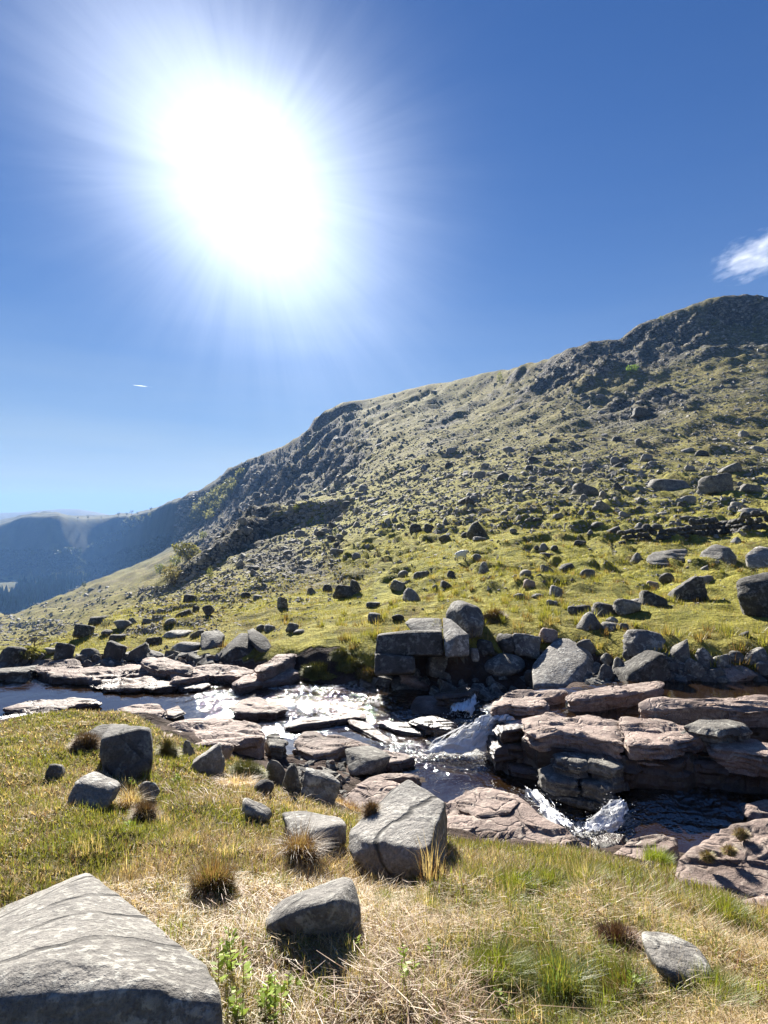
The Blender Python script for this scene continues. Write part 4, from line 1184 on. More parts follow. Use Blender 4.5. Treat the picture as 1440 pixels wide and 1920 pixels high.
# the big dark ledge of bedrock, its layers as parts
led = bpy.data.objects.new('bedrock_ledge', None); COL.objects.link(led)
led.location = tuple(at_rel(1170, 1500, 3.0))
tag(led, 'big layered pink topped bedrock ledge with shade-black front between waterfall and lower rapids', 'rock ledge')
LED = [
 ('pink_cap', None, [(980,1340),(1000,1333),(1032,1331),(1070,1341),(1110,1331),(1158,1345),(1164,1372),(1163,1398),(1120,1377),(1045,1367),(1010,1374),(985,1362)], 2.43, .20, 'pink', .05),
 ('pink_cap', None, [(1163,1344),(1240,1352),(1290,1360),(1322,1371),(1335,1383),(1290,1392),(1245,1398),(1170,1400),(1166,1372)], 2.44, .22, 'pink', .08),
 ('pink_cap', None, [(1322,1376),(1380,1378),(1440,1386),(1560,1392),(1560,1420),(1440,1412),(1400,1404),(1335,1396)], 2.43, .26, 'pink', .08),
 ('shade_core', None, [(985,1374),(1010,1364),(1300,1364),(1320,1390),(1280,1424),(1180,1424),(1100,1404),(1010,1392)], 2.58, .7, 'wet', -.05),  # dark cores put the shade of the ledge front into the rock colour
 ('shade_core', None, [(1240,1400),(1320,1384),(1560,1400),(1560,1432),(1400,1432),(1280,1428)], 2.62, .6, 'wet', .0),
 ('rock_layer', None, [(1034,1410),(1060,1405),(1100,1411),(1104,1426),(1085,1430),(1040,1420)], 2.62, .16, 'mid', .0),
 ('rock_layer', None, [(1100,1413),(1168,1428),(1172,1440),(1150,1444),(1102,1428)], 2.63, .24, 'mid', .0),
 ('rock_layer', None, [(1010,1436),(1040,1424),(1085,1440),(1085,1464),(1040,1462),(1013,1452)], 2.76, .16, 'mid', .0),
 ('rock_layer', None, [(1086,1452),(1120,1450),(1150,1464),(1152,1476),(1130,1480),(1090,1466)], 2.78, .2, 'mid', .0),
 ('rock_layer', None, [(1012,1472),(1090,1472),(1152,1500),(1147,1514),(1100,1502),(1015,1484)], 2.92, .16, 'dark', .0),
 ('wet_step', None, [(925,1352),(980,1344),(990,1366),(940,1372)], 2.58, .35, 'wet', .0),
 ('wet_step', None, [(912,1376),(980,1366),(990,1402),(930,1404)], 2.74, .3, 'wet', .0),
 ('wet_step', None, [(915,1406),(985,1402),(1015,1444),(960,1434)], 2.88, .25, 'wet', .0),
]
for i, (nm, lb, outl, rel, th, mt, un) in enumerate(LED):
    slab(lb, outl, rel, th, mt, seed=200 + i * 5, rough=.03, name=nm, parent=led, under=un)

# ------------------------------------------------------------------ foreground boulders, from their corners
hero('boulder', 'huge pale grey boulder with sloping lichen face in the bottom left corner',
     [(-320,1850,2.35),(0,1722,2.62),(112,1652,2.78),(165,1632,2.78),(262,1722,2.32),(335,1785,2.05),(400,1824,1.9),(418,1862,1.76),(428,2060,1.6),
      (300,1850,1.68),(170,1796,1.78),(30,1812,1.74),(-250,1900,1.62),(200,2140,1.66),(20,2140,1.66),(300,2120,1.6),(-260,2150,1.6),(-300,2000,2.3),(165,1760,2.8),(0,1850,2.7),(420,1990,1.9)],
     'fissured', sub=6, ground=False, p=60, amp=.010, freq=5.0, seed=4, ledge=.010, axis=(-.75, .5, .5), nled=7)
hero('boulder', 'grey wedge boulder rising to a blunt point in straw grass left of the dead stems',
     [(493,1705,2.46),(560,1672,2.62),(645,1641,2.64),(664,1648,2.56),(680,1716,2.42),(600,1742,2.34),(500,1738,2.38),(622,1690,2.33),(520,1705,2.8),(672,1705,2.78),(680,1760,2.4),(500,1770,2.4)],
     'fissured', sub=5, p=34, amp=.03, seed=8, cuts=2)
hero('boulder', 'big blue grey foreground boulder with a dark right side and heather tuft on it',
     [(765,1457,4.2),(790,1470,4.1),(738,1478,4.12),(692,1527,3.86),(652,1560,3.68),(655,1605,3.52),(710,1580,3.42),(776,1614,3.3),(803,1590,3.32),(834,1503,3.86),(840,1530,3.86),(838,1632,3.52),(802,1645,3.3),(700,1650,3.4),(700,1545,4.3),(832,1560,4.35)],
     'fissured', sub=6, p=40, amp=.026, freq=2.8, seed=12, ledge=.012, axis=(.6, .2, .6), nled=3)
hero('boulder', 'flat topped grey boulder with a pale front left of the big blue grey boulder',
     [(528,1523,3.92),(570,1519,3.97),(640,1532,3.85),(651,1546,3.72),(651,1582,3.6),(585,1610,3.38),(556,1582,3.48),(592,1556,3.5),(640,1545,3.6),(548,1600,3.5),(540,1560,4.0),(640,1570,4.0)],
     'fissured', sub=5, p=40, amp=.028, seed=17)
hero('boulder', 'dark slate boulder leaning with layered top on the left grass slope',
     [(185,1386,4.72),(280,1364,4.78),(289,1400,4.75),(283,1440,4.7),(252,1464,4.6),(200,1464,4.6),(188,1430,4.66),(190,1358,5.35),(240,1359,5.35),(282,1370,5.2),(200,1420,5.2),(278,1440,5.2)],
     'slate', sub=5, p=40, amp=.03, cuts=2, seed=21, ledge=.03, axis=(-.25, -.35, 1), nled=5)
hero('boulder', 'low dark block behind the dark slate boulder',
     [(152,1378,5.15),(186,1357,5.4),(240,1357,5.5),(250,1372,5.2),(195,1400,5.0),(158,1404,5.05),(240,1400,5.3)], 'dark', sub=4, p=30, seed=22)
sunk = hero('boulder', 'smooth rounded grey boulder half sunk in green grass at lower right',
     [(1206,1766,2.22),(1255,1770,2.25),(1300,1790,2.18),(1330,1830,2.06),(1338,1858,2.0),(1245,1838,1.96),(1212,1795,2.1),(1290,1870,1.95),(1230,1860,2.2),(1330,1860,2.25)],
     'grey', sub=5, p=14, amp=.02, seed=25)
sunk.location.z += .015; sunk.scale = (1.12, 1.12, 1.12)
hero('boulder', 'big pyramid shaped grey boulder on the far bank',
     [(996,1247,9.6),(1043,1195,10.25),(1068,1196,10.2),(1106,1221,9.85),(1124,1247,9.8),(1112,1278,9.2),(1060,1290,8.9),(1000,1286,9.0),(1052,1240,9.45),(1090,1244,9.35),(1020,1245,10.6),(1100,1245,10.6)],
     'grey', sub=5, p=34, amp=.018, seed=28)
hero('boulder', 'long dark box shaped block on the far bank',
     [(707,1191,9.9),(765,1181,9.95),(830,1184,9.75),(832,1228,9.6),(708,1230,9.7),(712,1188,10.6),(828,1180,10.5),(708,1235,10.5),(830,1235,10.5)], 'dark', ground=False, sub=5, p=60, amp=.012, seed=31)
hero('boulder', 'dark block under the long box shaped block',
     [(702,1226,9.6),(776,1232,9.45),(780,1262,9.3),(702,1265,9.4),(704,1222,10.2),(778,1228,10.2),(704,1268,10),(778,1265,10)], 'dark', ground=False, sub=4, p=46, amp=.02, seed=33)
hero('boulder', 'upright pale edged slab leaning beside the long dark block',
     [(830,1157,10.3),(845,1160,10.2),(856,1180,9.9),(879,1190,9.7),(880,1228,9.45),(836,1234,9.4),(832,1205,9.6),(858,1192,9.5),(832,1170,10.8),(878,1195,10.6),(878,1230,10.4)], 'grey', ground=False, sub=5, p=50, amp=.015, seed=35)
hero('boulder', 'flat dark slab behind the long dark block',
     [(757,1168,10.9),(775,1158,11.3),(828,1159,11.2),(832,1186,10.6),(772,1188,10.6),(768,1160,11.6),(828,1186,11.5)], 'mid', ground=False, sub=4, p=36, seed=36)
hero('boulder', 'large rounded brown grey boulder on the meadow above the far bank',
     [(834,1145,12.3),(845,1126,12.5),(868,1123,12.6),(900,1140,12.4),(911,1158,12.2),(905,1172,11.9),(865,1173,11.7),(838,1158,12.0),(850,1150,13.4),(900,1150,13.4),(870,1135,12.1),(905,1178,12.6),(840,1178,12.6)],
     'mid', sub=5, p=26, amp=.045, seed=39, cuts=5)
hero('boulder', 'grey rounded boulder jutting into the calm pool from the ragged slab',
     [(644,1402,7.0),(690,1396,7.3),(725,1408,7.0),(736,1420,6.9),(700,1452,6.6),(655,1456,6.6),(648,1430,6.8),(700,1425,6.65),(660,1440,7.3),(720,1440,7.2)], 'mid', sub=5, p=20, amp=.025, seed=41)
hero('boulder', 'dark pink topped rock between two falls left of the waterfall',
     [(768,1322,8.6),(782,1304,8.8),(832,1303,8.8),(862,1318,8.6),(866,1335,8.3),(850,1346,8.1),(780,1346,8.1),(770,1335,8.3),(805,1320,8.4),(780,1340,9),(860,1335,9)], 'pink', sub=4, p=34, amp=.03, seed=43)
hero('boulder', 'huge dark boulder filling the right edge below the pale flat rock',
     [(1376,1082,13.9),(1395,1066,14.4),(1500,1058,14.6),(1620,1080,14.4),(1620,1160,13.6),(1440,1160,13.2),(1384,1120,13.5),(1420,1090,13.4),(1400,1120,15.5),(1600,1120,15.5)], 'dark', sub=5, p=34, amp=.045, seed=47, cuts=5)
hero('boulder', 'pale flat rock stacked on the huge dark boulder at the right edge',
     [(1396,1040,15.0),(1420,1022,15.4),(1440,1045,14.9),(1520,1040,15.2),(1520,1064,14.7),(1402,1066,14.7),(1400,1060,15.6),(1520,1060,15.6)], 'grey', ground=False, sub=4, p=40, amp=.025, seed=49)
hero('boulder', 'large rounded boulder standing below the ruined wall',
     [(1310,1040,20.5),(1318,1022,20.9),(1345,1017,21),(1370,1024,20.8),(1382,1042,20.4),(1362,1062,19.6),(1335,1064,19.5),(1312,1056,20),(1345,1035,19.9),(1320,1050,22),(1375,1050,22)], 'mid', sub=5, p=26, amp=.05, seed=51, cuts=6, ledge=.02)
hero('boulder', 'long low dark outcrop left of the large rounded boulder',
     [(1212,1048,20.3),(1222,1036,20.8),(1258,1022,21.4),(1288,1024,21.2),(1288,1050,20),(1260,1058,19.6),(1225,1058,19.7),(1255,1036,20.3),(1220,1050,22),(1285,1050,22)], 'mid', sub=5, p=34, amp=.05, seed=53, ledge=.04, cuts=4)
hero('boulder', 'leaning dark boulder of the pair on the far shelf with a flat lit side',
     [(404,1230,11.6),(450,1186,12.0),(464,1185,12.0),(482,1215,11.5),(470,1240,11.2),(430,1244,11.1),(402,1242,11.3),(440,1212,11.3),(430,1225,12.6),(475,1225,12.6)], 'dark', sub=5, p=36, amp=.02, seed=57)
hero('boulder', 'tilted rectangular boulder propped against the leaning dark boulder',
     [(461,1182,12.0),(475,1176,12.2),(500,1195,11.9),(512,1214,11.6),(502,1224,11.4),(488,1222,11.4),(463,1196,11.7),(478,1190,12.6),(508,1222,12.2)], 'dark', sub=4, p=40, amp=.02, seed=58)
hero('boulder', 'square grey boulder left of the leaning dark boulder',
     [(374,1210,12.3),(378,1186,12.6),(412,1181,12.7),(423,1190,12.4),(412,1212,12),(378,1220,11.9),(400,1196,12.2),(380,1215,13),(418,1212,13)], 'mid', sub=4, p=40, amp=.02, seed=59)
hero('boulder', 'flat slab with a black front leading to the leaning dark boulder',
     [(318,1226,11.6),(345,1221,11.8),(405,1216,11.9),(402,1232,11.5),(388,1232,11.3),(395,1248,10.9),(360,1252,10.9),(322,1236,11.2),(330,1246,11.6),(400,1246,11.6)], 'mid', sub=4, p=46, amp=.02, seed=60)
# ------------------------------------------------------------------ boulders one can pick out: (x, foot, width, height, kind, stone, label)
B = [
 # left grass bank
 (382,1448,66,46,'wedge','grey','small mottled black and white boulder at the grass edge before the big smooth slab'),
 (412,1426,44,30,'round','pink','small pinkish boulder touching the back of the mottled boulder'),
 (350,1418,30,28,'point','grey','white lichened stone beside the brown moss tuft'),
 (98,1460,36,22,'block','mid','small round stone alone on the left grass'),
 (160,1512,100,34,'flat','grey','low flat grey rock sunk in the left grass'),
 (272,1508,44,38,'block','grey','small grey rock with a heather clump on it'),
 (477,1536,60,30,'wedge','grey','small pale triangular stone in straw grass'),
 (600,1504,82,52,'block','grey','pale block with a flat top at the edge of the calm pool'),
 (516,1474,40,48,'tall','mid','leaning grey stone under the mossy overhang'),
 (546,1488,38,52,'tall','mid','upright grey stone beside the calm pool'),
 (574,1480,28,26,'round','mid','small round stone wedged beside the upright stone'),
 (492,1492,40,24,'round','dark','dark stone under the mossy overhang'),
 (598,1448,14,10,'block','pink','tiny pink stone on the shallow gravel of the calm pool'),
 (552,1416,12,10,'round','pink','tiny pink pebble against the ragged slab'),
 (620,1436,16,10,'flat','pink','small flat pink stone in the calm pool shallows'),
 (665,1602,34,24,'point','grey','stone half hidden under the left end of the big blue grey boulder'),
 (752,1642,26,18,'round','grey','pale stone under the near tip of the big blue grey boulder'),
 # far bank row
 (826,1264,52,36,'block','mid','grey block in shade under the upright pale edged slab'),
 (782,1290,90,32,'wedge','pink','pinkish wet slab at the water below the dark blocks'),
 (891,1242,18,25,'tall','grey','small pale standing stone under the turf edge'),
 (942,1266,98,32,'round','mid','long rounded boulder low on the far bank left of the pyramid boulder'),
 (988,1236,66,46,'block','mid','blocky grey boulder under the turf left of the pyramid boulder'),
 (953,1228,34,42,'tall','dark','dark upright stone under the turf edge'),
 (1030,1208,38,34,'block','pink','pinkish block on the bank top behind the pyramid boulder'),
 (1002,1286,38,28,'round','dark','dark rounded stone at the left foot of the pyramid boulder'),
 (910,1228,40,30,'block','dark','dark block in shade below the turf'),
 (1103,1230,36,34,'block','mid','grey block right behind the pyramid boulder'),
 (1141,1246,22,20,'round','mid','small round stone right of the pyramid boulder'),
 (1138,1278,34,32,'point','mid','grey stone at the right foot of the pyramid boulder'),
 (1164,1268,26,34,'tall','mid','small upright stone left of the dark diagonal slab'),
 (1214,1284,96,58,'wedge','dark','large dark diagonal slab leaning over the upper pool'),
 (1222,1228,78,42,'block','grey','white topped block under the turf above the dark diagonal slab'),
 (1276,1244,52,44,'wedge','mid','grey wedge boulder right of the white topped block'),
 (1282,1258,18,15,'block','grey','small pale stone below the grey wedge boulder'),
 (1312,1280,42,42,'tall','mid','upright grey boulder at the water of the upper pool'),
 (1326,1250,38,34,'point','grey','white topped pointed stone on the right bank'),
 (1358,1254,36,26,'block','grey','squarish pale stone on the right bank'),
 (1384,1242,28,20,'round','mid','rounded stone near the top of the right bank'),
 (1422,1246,46,30,'wedge','grey','pale edged wedge stone at the right photo edge'),
 (1388,1278,70,24,'flat','pink','pinkish flat rock at the water near the right edge'),
 (1292,1276,40,16,'flat','grey','pale flat stone at the water line'),
 (1436,1266,26,24,'round','mid','rounded stone at the right edge above the pool'),
 (1345,1282,36,28,'block','mid','grey block at the water between two pale stones'),
 (1080,1258,28,22,'round','dark','dark stone tucked behind the pyramid boulder'),
 (1180,1236,22,18,'round','mid','small stone above the dark diagonal slab'),
 (1250,1262,30,30,'block','dark','dark block in shade beside the dark diagonal slab'),
 # meadow near the bank
 (1112,1180,48,36,'point','mid','blue grey pointed boulder in the small cluster on the meadow'),
 (1138,1156,44,30,'block','dark','dark block at the back of the small meadow cluster'),
 (1099,1156,36,24,'block','dark','dark stone on the left of the small meadow cluster'),
 (1076,1152,22,18,'round','mid','small stone at the left end of the meadow cluster'),
 (1150,1181,34,14,'flat','grey','white flat stone before the small meadow cluster'),
 (1150,1171,22,16,'round','mid','small round stone within the small meadow cluster'),
 (1186,1150,62,26,'flat','mid','low flat slab right of the small meadow cluster'),
 (1172,1181,18,14,'block','mid','small stone right of the white flat stone'),
 (1198,1132,30,14,'flat','grey','pale flat stone behind the low flat slab'),
 (1232,1136,52,36,'wedge','dark','dark wedge boulder on the right meadow'),
 (1226,1106,28,22,'flat','pink','pinkish flat stone behind the dark wedge boulder'),
 (1254,1094,28,26,'round','dark','dark rounded boulder leaning uphill of the dark wedge boulder'),
 (1298,1124,68,42,'wedge','dark','large dark boulder with a sloping back right of the dark wedge boulder'),
 (1326,1096,34,22,'block','grey','white faced block under the turf near the huge dark boulder'),
 (1198,1054,28,24,'point','mid','pointed grey stone left of the long low dark outcrop'),
 (1104,1084,30,22,'round','mid','rounded grey stone in a mossy hollow'),
 (1066,1070,30,18,'flat','dark','dark flat stone up left of the mossy hollow'),
 (772,1126,40,30,'point','grey','boulder with a white lichened top on the left meadow'),
 (745,1108,30,26,'block','mid','grey block beside moss hummocks left of the white topped boulder'),
 (790,1086,34,20,'block','mid','flat topped grey boulder among moss hummocks'),
 (756,1082,22,16,'round','mid','small stone uphill of the grey meadow block'),
 (908,1076,24,30,'point','grey','white streaked leaning rock down right of the sheep'),
 (894,1051,22,16,'round','mid','dark mottled stone just right of the sheep'),
 (896,1008,44,40,'tall','dark','tall split dark boulder on the slope above the sheep'),
 (902,1014,32,10,'flat','mid','flat stone at the foot of the tall split boulder'),
 (872,1008,16,14,'round','dark','dark stone left of the tall split boulder foot'),
 (780,997,28,20,'block','dark','left one of two square dark boulders left of the tall split boulder'),
 (804,996,22,19,'block','dark','right one of two square dark boulders left of the tall split boulder'),
 (1021,1032,22,18,'point','grey','white topped stone in the trio on the green slope'),
 (1007,1032,12,12,'round','dark','left dark stone of the trio on the green slope'),
 (1040,1032,16,13,'round','dark','right dark stone of the trio on the green slope'),
 (1026,1048,30,15,'flat','dark','flat dark stone below the trio on the green slope'),
 (1027,1074,26,20,'wedge','mid','wedge stone further below the trio on the green slope'),
 (1058,1070,16,12,'round','mid','small stone with a white spot beside the wedge stone'),
 (1044,1118,26,26,'block','grey','white streaked rock on the flat meadow'),
 (976,1124,26,15,'round','grey','pale low stone on the flat meadow'),
 (1010,1122,26,11,'round','mid','low brownish stone between two pale meadow stones'),
 (993,1102,24,20,'block','pink','pinkish square stone in the hummocks'),
 (966,1084,10,9,'round','grey','tiny white stone on the hummocks'),
 (846,1084,18,18,'block','dark','dark square stone below the sheep'),
 (838,1102,28,18,'wedge','dark','dark wedge stone at the edge of the hummocks below the sheep'),
 (816,1104,12,10,'round','mid','small grey stone left of the dark wedge stone'),
 (700,1138,32,12,'flat','dark','dark flat stone on the left meadow'),
 (702,1164,28,16,'flat','mid','low flat grey stone on the turf above the dark blocks'),
 (746,1164,22,14,'round','dark','small dark stone on the turf above the long dark block'),
 # hill foot on the right
 (963,1000,16,12,'round','mid','round stone right of the tall split boulder'),
 (990,978,15,10,'wedge','mid','small wedge stone up right of the tall split boulder'),
 (1050,972,26,14,'flat','grey','pale flat stone on the green slope right of the tall split boulder'),
 (1135,956,32,24,'wedge','mid','split grey boulder of the pair above the green terrace'),
 (1120,957,18,14,'round','mid','left companion of the split grey boulder above the green terrace'),
 (1092,966,20,14,'point','mid','pointed stone at the left of the green terrace'),
 (1294,944,34,20,'round','grey','large pale rounded boulder above the ruined wall'),
 (1280,950,18,12,'block','dark','dark stone at the left foot of the pale rounded boulder'),
 (1290,976,28,12,'round','mid','rounded stone on the turf just above the ruined wall'),
 (1420,962,50,13,'flat','grey','long pale flat rock above the ruined wall near the right edge'),
 (1202,990,22,14,'point','mid','stone above the left end of the ruined wall'),
 (1153,998,28,16,'wedge','dark','dark wedge stone left of the ruined wall'),
 (1122,988,24,13,'round','mid','rounded stone up left of the dark wedge stone'),
 (1108,1002,14,12,'point','mid','small pointed stone down left of the dark wedge stone'),
 (1386,1018,24,15,'point','grey','white pointed stone below the ruined wall'),
 (1090,1022,26,12,'flat','dark','dark flat stone on the green slope below the terrace'),
 (1102,926,50,28,'wedge','mid','large grey boulder of two blocks at the edge of the boulder field'),
 (1056,926,20,20,'wedge','dark','dark boulder left of the two block boulder'),
 (1156,868,20,16,'block','grey','pale square block standing in the boulder field'),
 (1216,864,26,18,'block','grey','grey cube shaped boulder in the boulder field'),
 (1320,856,32,17,'block','dark','dark box shaped boulder in the upper boulder field'),
 (1352,924,64,38,'block','mid','massive grey boulder cluster rock in the lower right boulder field'),
 (1262,918,70,22,'flat','mid','long grey slab in the lower boulder field'),
 (1412,922,36,20,'block','mid','block beside the massive boulder near the right edge'),
 (1184,922,30,14,'flat','grey','pale flat slab in the lower boulder field'),
 (1200,836,14,20,'tall','mid','tall upright stone standing in the boulder field'),
 (1376,884,42,22,'wedge','mid','sloping grey boulder above the massive boulder'),
 (1128,746,20,11,'block','grey','pale block high on the hillside'),
 (1212,778,48,22,'wedge','dark','dark outcrop high on the hillside'),
 (1425,846,26,14,'flat','grey','pale slab in the boulder field at the right edge'),
 (1290,848,30,12,'flat','grey','grey slab leaning in the upper boulder field'),
 (1400,818,24,16,'wedge','grey','pale wedge near the top of the boulder field at right'),
 # left meadow and hill foot
 (529,1140,22,28,'tall','mid','upright lumpy rock on the left green slope'),
 (643,1122,46,32,'block','dark','large dark block of the square outcrop on the green slope'),
 (665,1113,26,34,'tall','dark','upright dark block of the square outcrop on the green slope'),
 (614,1110,22,18,'block','dark','small block left of the square outcrop'),
 (583,1114,20,16,'point','mid','pale edged stone left of the square outcrop'),
 (546,1186,24,20,'block','mid','grey block on the flat turf above the bank ramp'),
 (560,1188,22,8,'flat','mid','flat stone at the foot of the turf block'),
 (504,1184,20,14,'block','mid','right one of two small stones behind the leaning pair'),
 (487,1182,16,12,'round','mid','left one of two small stones behind the leaning pair'),
 (482,1124,22,10,'flat','mid','low stone on the left green slope'),
 (460,1120,22,12,'block','dark','dark stone on the left green slope'),
 (387,1154,24,22,'block','dark','dark square boulder of the left hill foot'),
 (365,1148,16,16,'block','dark','small dark block beside the dark square boulder'),
 (340,1158,36,18,'wedge','dark','dark wedge on the left hill foot'),
 (354,1128,28,18,'block','dark','dark boulder at the edge of the scree fan'),
 (368,1194,24,14,'wedge','mid','grey wedge stone on the far bank grass'),
 (328,1197,52,14,'flat','grey','pale layered flat rock on the far bank grass'),
 (344,1224,54,20,'round','mid','rounded rock left of the square grey boulder'),
 # left end of the far bank
 (14,1246,52,32,'round','dark','dark rounded boulder at the left photo edge'),
 (40,1246,19,14,'round','mid','small pale stone right of the dark rounded edge boulder'),
 (71,1237,20,12,'round','dark','low dark stone by the bare tree'),
 (90,1227,26,13,'flat','mid','flat stone right of the bare tree'),
 (114,1240,42,34,'block','dark','dark block on the bank below the rock mound'),
 (163,1233,34,20,'flat','mid','flat grey stone on the bank below the rock mound'),
 (211,1240,44,36,'block','dark','large dark block at the left of the leaning slab'),
 (252,1236,46,30,'wedge','mid','leaning diagonal slab on the far bank'),
 (223,1244,20,20,'point','grey','pale pointed stone at the foot of the large dark block'),
 (282,1234,48,18,'wedge','grey','pale triangular slab behind the thick pink wedge'),
 (284,1212,32,20,'block','dark','dark block behind the pale triangular slab'),
 (164,1258,28,20,'point','mid','grey stone at the right end of the grey pink slab'),
 (206,1254,16,16,'point','grey','white tipped stone at the water side of the large dark block'),
 (178,1244,18,16,'round','dark','round dark stone between flat stone and pale pointed stone'),
 (148,1197,42,30,'block','dark','dark broken outcrop at the left end of the rock mound'),
 (182,1172,48,18,'block','dark','dark outcrop with a pale mossy top on the rock mound'),
 (222,1180,34,19,'block','mid','grey block on top of the rock mound'),
 (246,1170,18,13,'point','mid','pointed stone on top of the rock mound'),
 (272,1170,18,12,'block','grey','pale stone at the right end of the rock mound'),
 (197,1191,20,11,'round','mid','round stone in the turf of the rock mound'),
 (217,1201,28,13,'flat','dark','dark flat stone at the foot of the rock mound'),
 (318,1170,22,12,'flat','grey','pale flat stone between the rock mound and the dark wedge'),
 (300,1150,16,10,'block','grey','pale stone at the lower tip of the scree fan'),
]
for (px, base, w, h, kind, mt, lab) in B:
    if w < 60 and base < 1235: h *= .85; w *= 1.05
    if w < 60 and base < 1150: w *= .88; h *= .9
    boulder(px, base, w, h, kind, mt, lab, group=None)

# ------------------------------------------------------------------ the ruined dry stone wall on the slope
wl = bpy.data.objects.new('stone_wall', None); COL.objects.link(wl)
wall_line = [(1168, 1018), (1215, 1012), (1255, 1008), (1300, 1002), (1350, 998), (1400, 992), (1450, 985), (1510, 978)]
g0 = hit(1330, 1000); wl.location = g0
tag(wl, 'ruined dark dry stone wall holding a turf terrace on the right slope', 'stone wall')
wp = [hit(a, b) for a, b in wall_line]
stone_tm = [rock_template('block', v, 2, 'dark') for v in range(6)]
i = 0
for a, b in zip(wp[:-1], wp[1:]):
    seg = b - a; n = max(2, int(seg.length / .42))
    hh = .55 + .35 * RNG.random()
    for k in range(n):
        for c in range(3):
            o = bpy.data.objects.new('stone', stone_tm[int(RNG.integers(0, 6))]); COL.objects.link(o)
            o.parent = wl
            p = a + seg * ((k + .5 * (c % 2) + RNG.uniform(-.1, .1)) / n)
            o.location = (p.x - g0.x, p.y - g0.y + .06 * c + RNG.uniform(-.04, .04), p.z - g0.z - .12 + c * hh * .36)
            o.scale = (seg.length / n * RNG.uniform(.85, 1.15), .45, hh * RNG.uniform(.36, .46))
            o.rotation_euler = (0, RNG.uniform(-.08, .08), math.atan2(seg.y, seg.x) + RNG.uniform(-.1, .1))

# ------------------------------------------------------------------ more stones on the hillside, the largest as things of their own
MARKS = [(865,1040,'the sheep'),(896,990,'the tall split boulder'),(1330,990,'the ruined wall'),(1385,565,'the summit crag'),(1060,1240,'the pyramid boulder'),
 (770,1205,'the long dark block'),(420,1000,'the dark crag rib'),(520,1060,'the pale scree fan'),(62,1195,'the bare tree'),(1420,1110,'the huge dark boulder'),(872,1150,'the rounded meadow boulder'),
 (450,1205,'the leaning boulder pair'),(643,1105,'the square dark outcrop'),(935,688,'the skyline bush'),(1187,690,'the green hillside bush'),(1102,912,'the two block boulder'),
 (1352,905,'the massive grey boulder'),(1216,855,'the cube shaped boulder'),(1200,826,'the tall upright stone'),(1294,935,'the pale rounded boulder'),(620,800,'the headland cliff'),(180,1165,'the rock mound'),
 (1128,740,'the pale high block'),(1212,768,'the high outcrop'),(1320,848,'the dark box shaped boulder'),(529,1126,'the upright lumpy rock'),(1344,1040,'the large rounded boulder'),(792,987,'the two square dark boulders')]
def where(px, py):
    d = sorted(((px - a) ** 2 + (py - b) ** 2, a, b, n) for a, b, n in MARKS)
    _, a, b, n = d[0]
    dx, dy = px - a, py - b
    hz = 'right' if dx > 0 else 'left'; vt = 'below' if dy > 0 else 'uphill of'
    if abs(dx) > 2.2 * abs(dy): s = 'to the %s of %s' % (hz, n)
    elif abs(dy) > 2.2 * abs(dx): s = '%s %s' % (vt, n)
    else: s = ('down to the %s of %s' if dy > 0 else 'up to the %s of %s') % (hz, n)
    return s
def dens(px, py):
    d = .30
    d += .9 * math.exp(-(((px - 520) * .85 + (py - 1062) * -.5) / 190) ** 2 - (((px - 520) * .5 + (py - 1062) * .85) / 42) ** 2)
    d += .75 * math.exp(-((px - 1230) / 330) ** 2 - ((py - 872) / 62) ** 2)
    d += .5 * math.exp(-((px - 1350) / 180) ** 2 - ((py - 740) / 80) ** 2)
    d += .5 * math.exp(-((px - 800) / 260) ** 2 - ((py - 930) / 60) ** 2)
    d += .45 * math.exp(-((px - 230) / 130) ** 2 - ((py - 1175) / 30) ** 2)
    d += .4 * math.exp(-((px - 330) / 140) ** 2 - ((py - 1110) / 35) ** 2)
    d += .35 * math.exp(-((px - 1150) / 420) ** 2 - ((py - 790) / 110) ** 2)
    if 1000 < py < 1190 and px > 640: d *= .22
    if py > 1130 and px > 420: d *= .35
    if px < 260 and py < 1150 + .12 * px: d *= .25
    if py < 760 and px < 1000: d *= .5
    return d
cands = []
PLA = np.array([q for q in PLACED if q[2] > 12])
tries = 0
while len(cands) < 31000 and tries < 400000:
    tries += 1
    px = RNG.uniform(-60, 1500); top = float(np.interp(px, SKX, SKYY)); py = RNG.uniform(top + 3, 1215)
    if px < 330 and py < 1100 + 0.0 * px: continue
    if RNG.random() > dens(px, py): continue
    w = 2.5 + 4.2 * RNG.random() ** 2 + (0 if RNG.random() > .17 else RNG.gamma(1.4, 2.6))
    if px < 700 and py > 1085: w = min(w, 8)
    w *= .7 + .5 * sstep(760, 960, py)
    if len(PLA) and ((np.abs(px - PLA[:, 0]) < (w + PLA[:, 2]) * .42) & (np.abs(py - PLA[:, 1]) < (w + PLA[:, 2]) * .3)).any(): continue
    cands.append((w, px, py))
cands.sort(reverse=True)
n_named = len(B) + 24
single, rest = cands[:118], cands[118:]
labs = {}
todo = []
KW = {'block': 'angular', 'flat': 'flat', 'wedge': 'sloping', 'point': 'pointed', 'round': 'rounded'}
for w, px, py in single:
    kind = ('block', 'flat', 'wedge', 'point', 'round')[int(RNG.choice(5, p=[.26, .32, .28, .1, .04]))]
    mt = ('scree', 'dark', 'grey')[int(RNG.choice(3, p=[.5, .28, .22]))]
    todo.append((w, px, py, kind, mt))
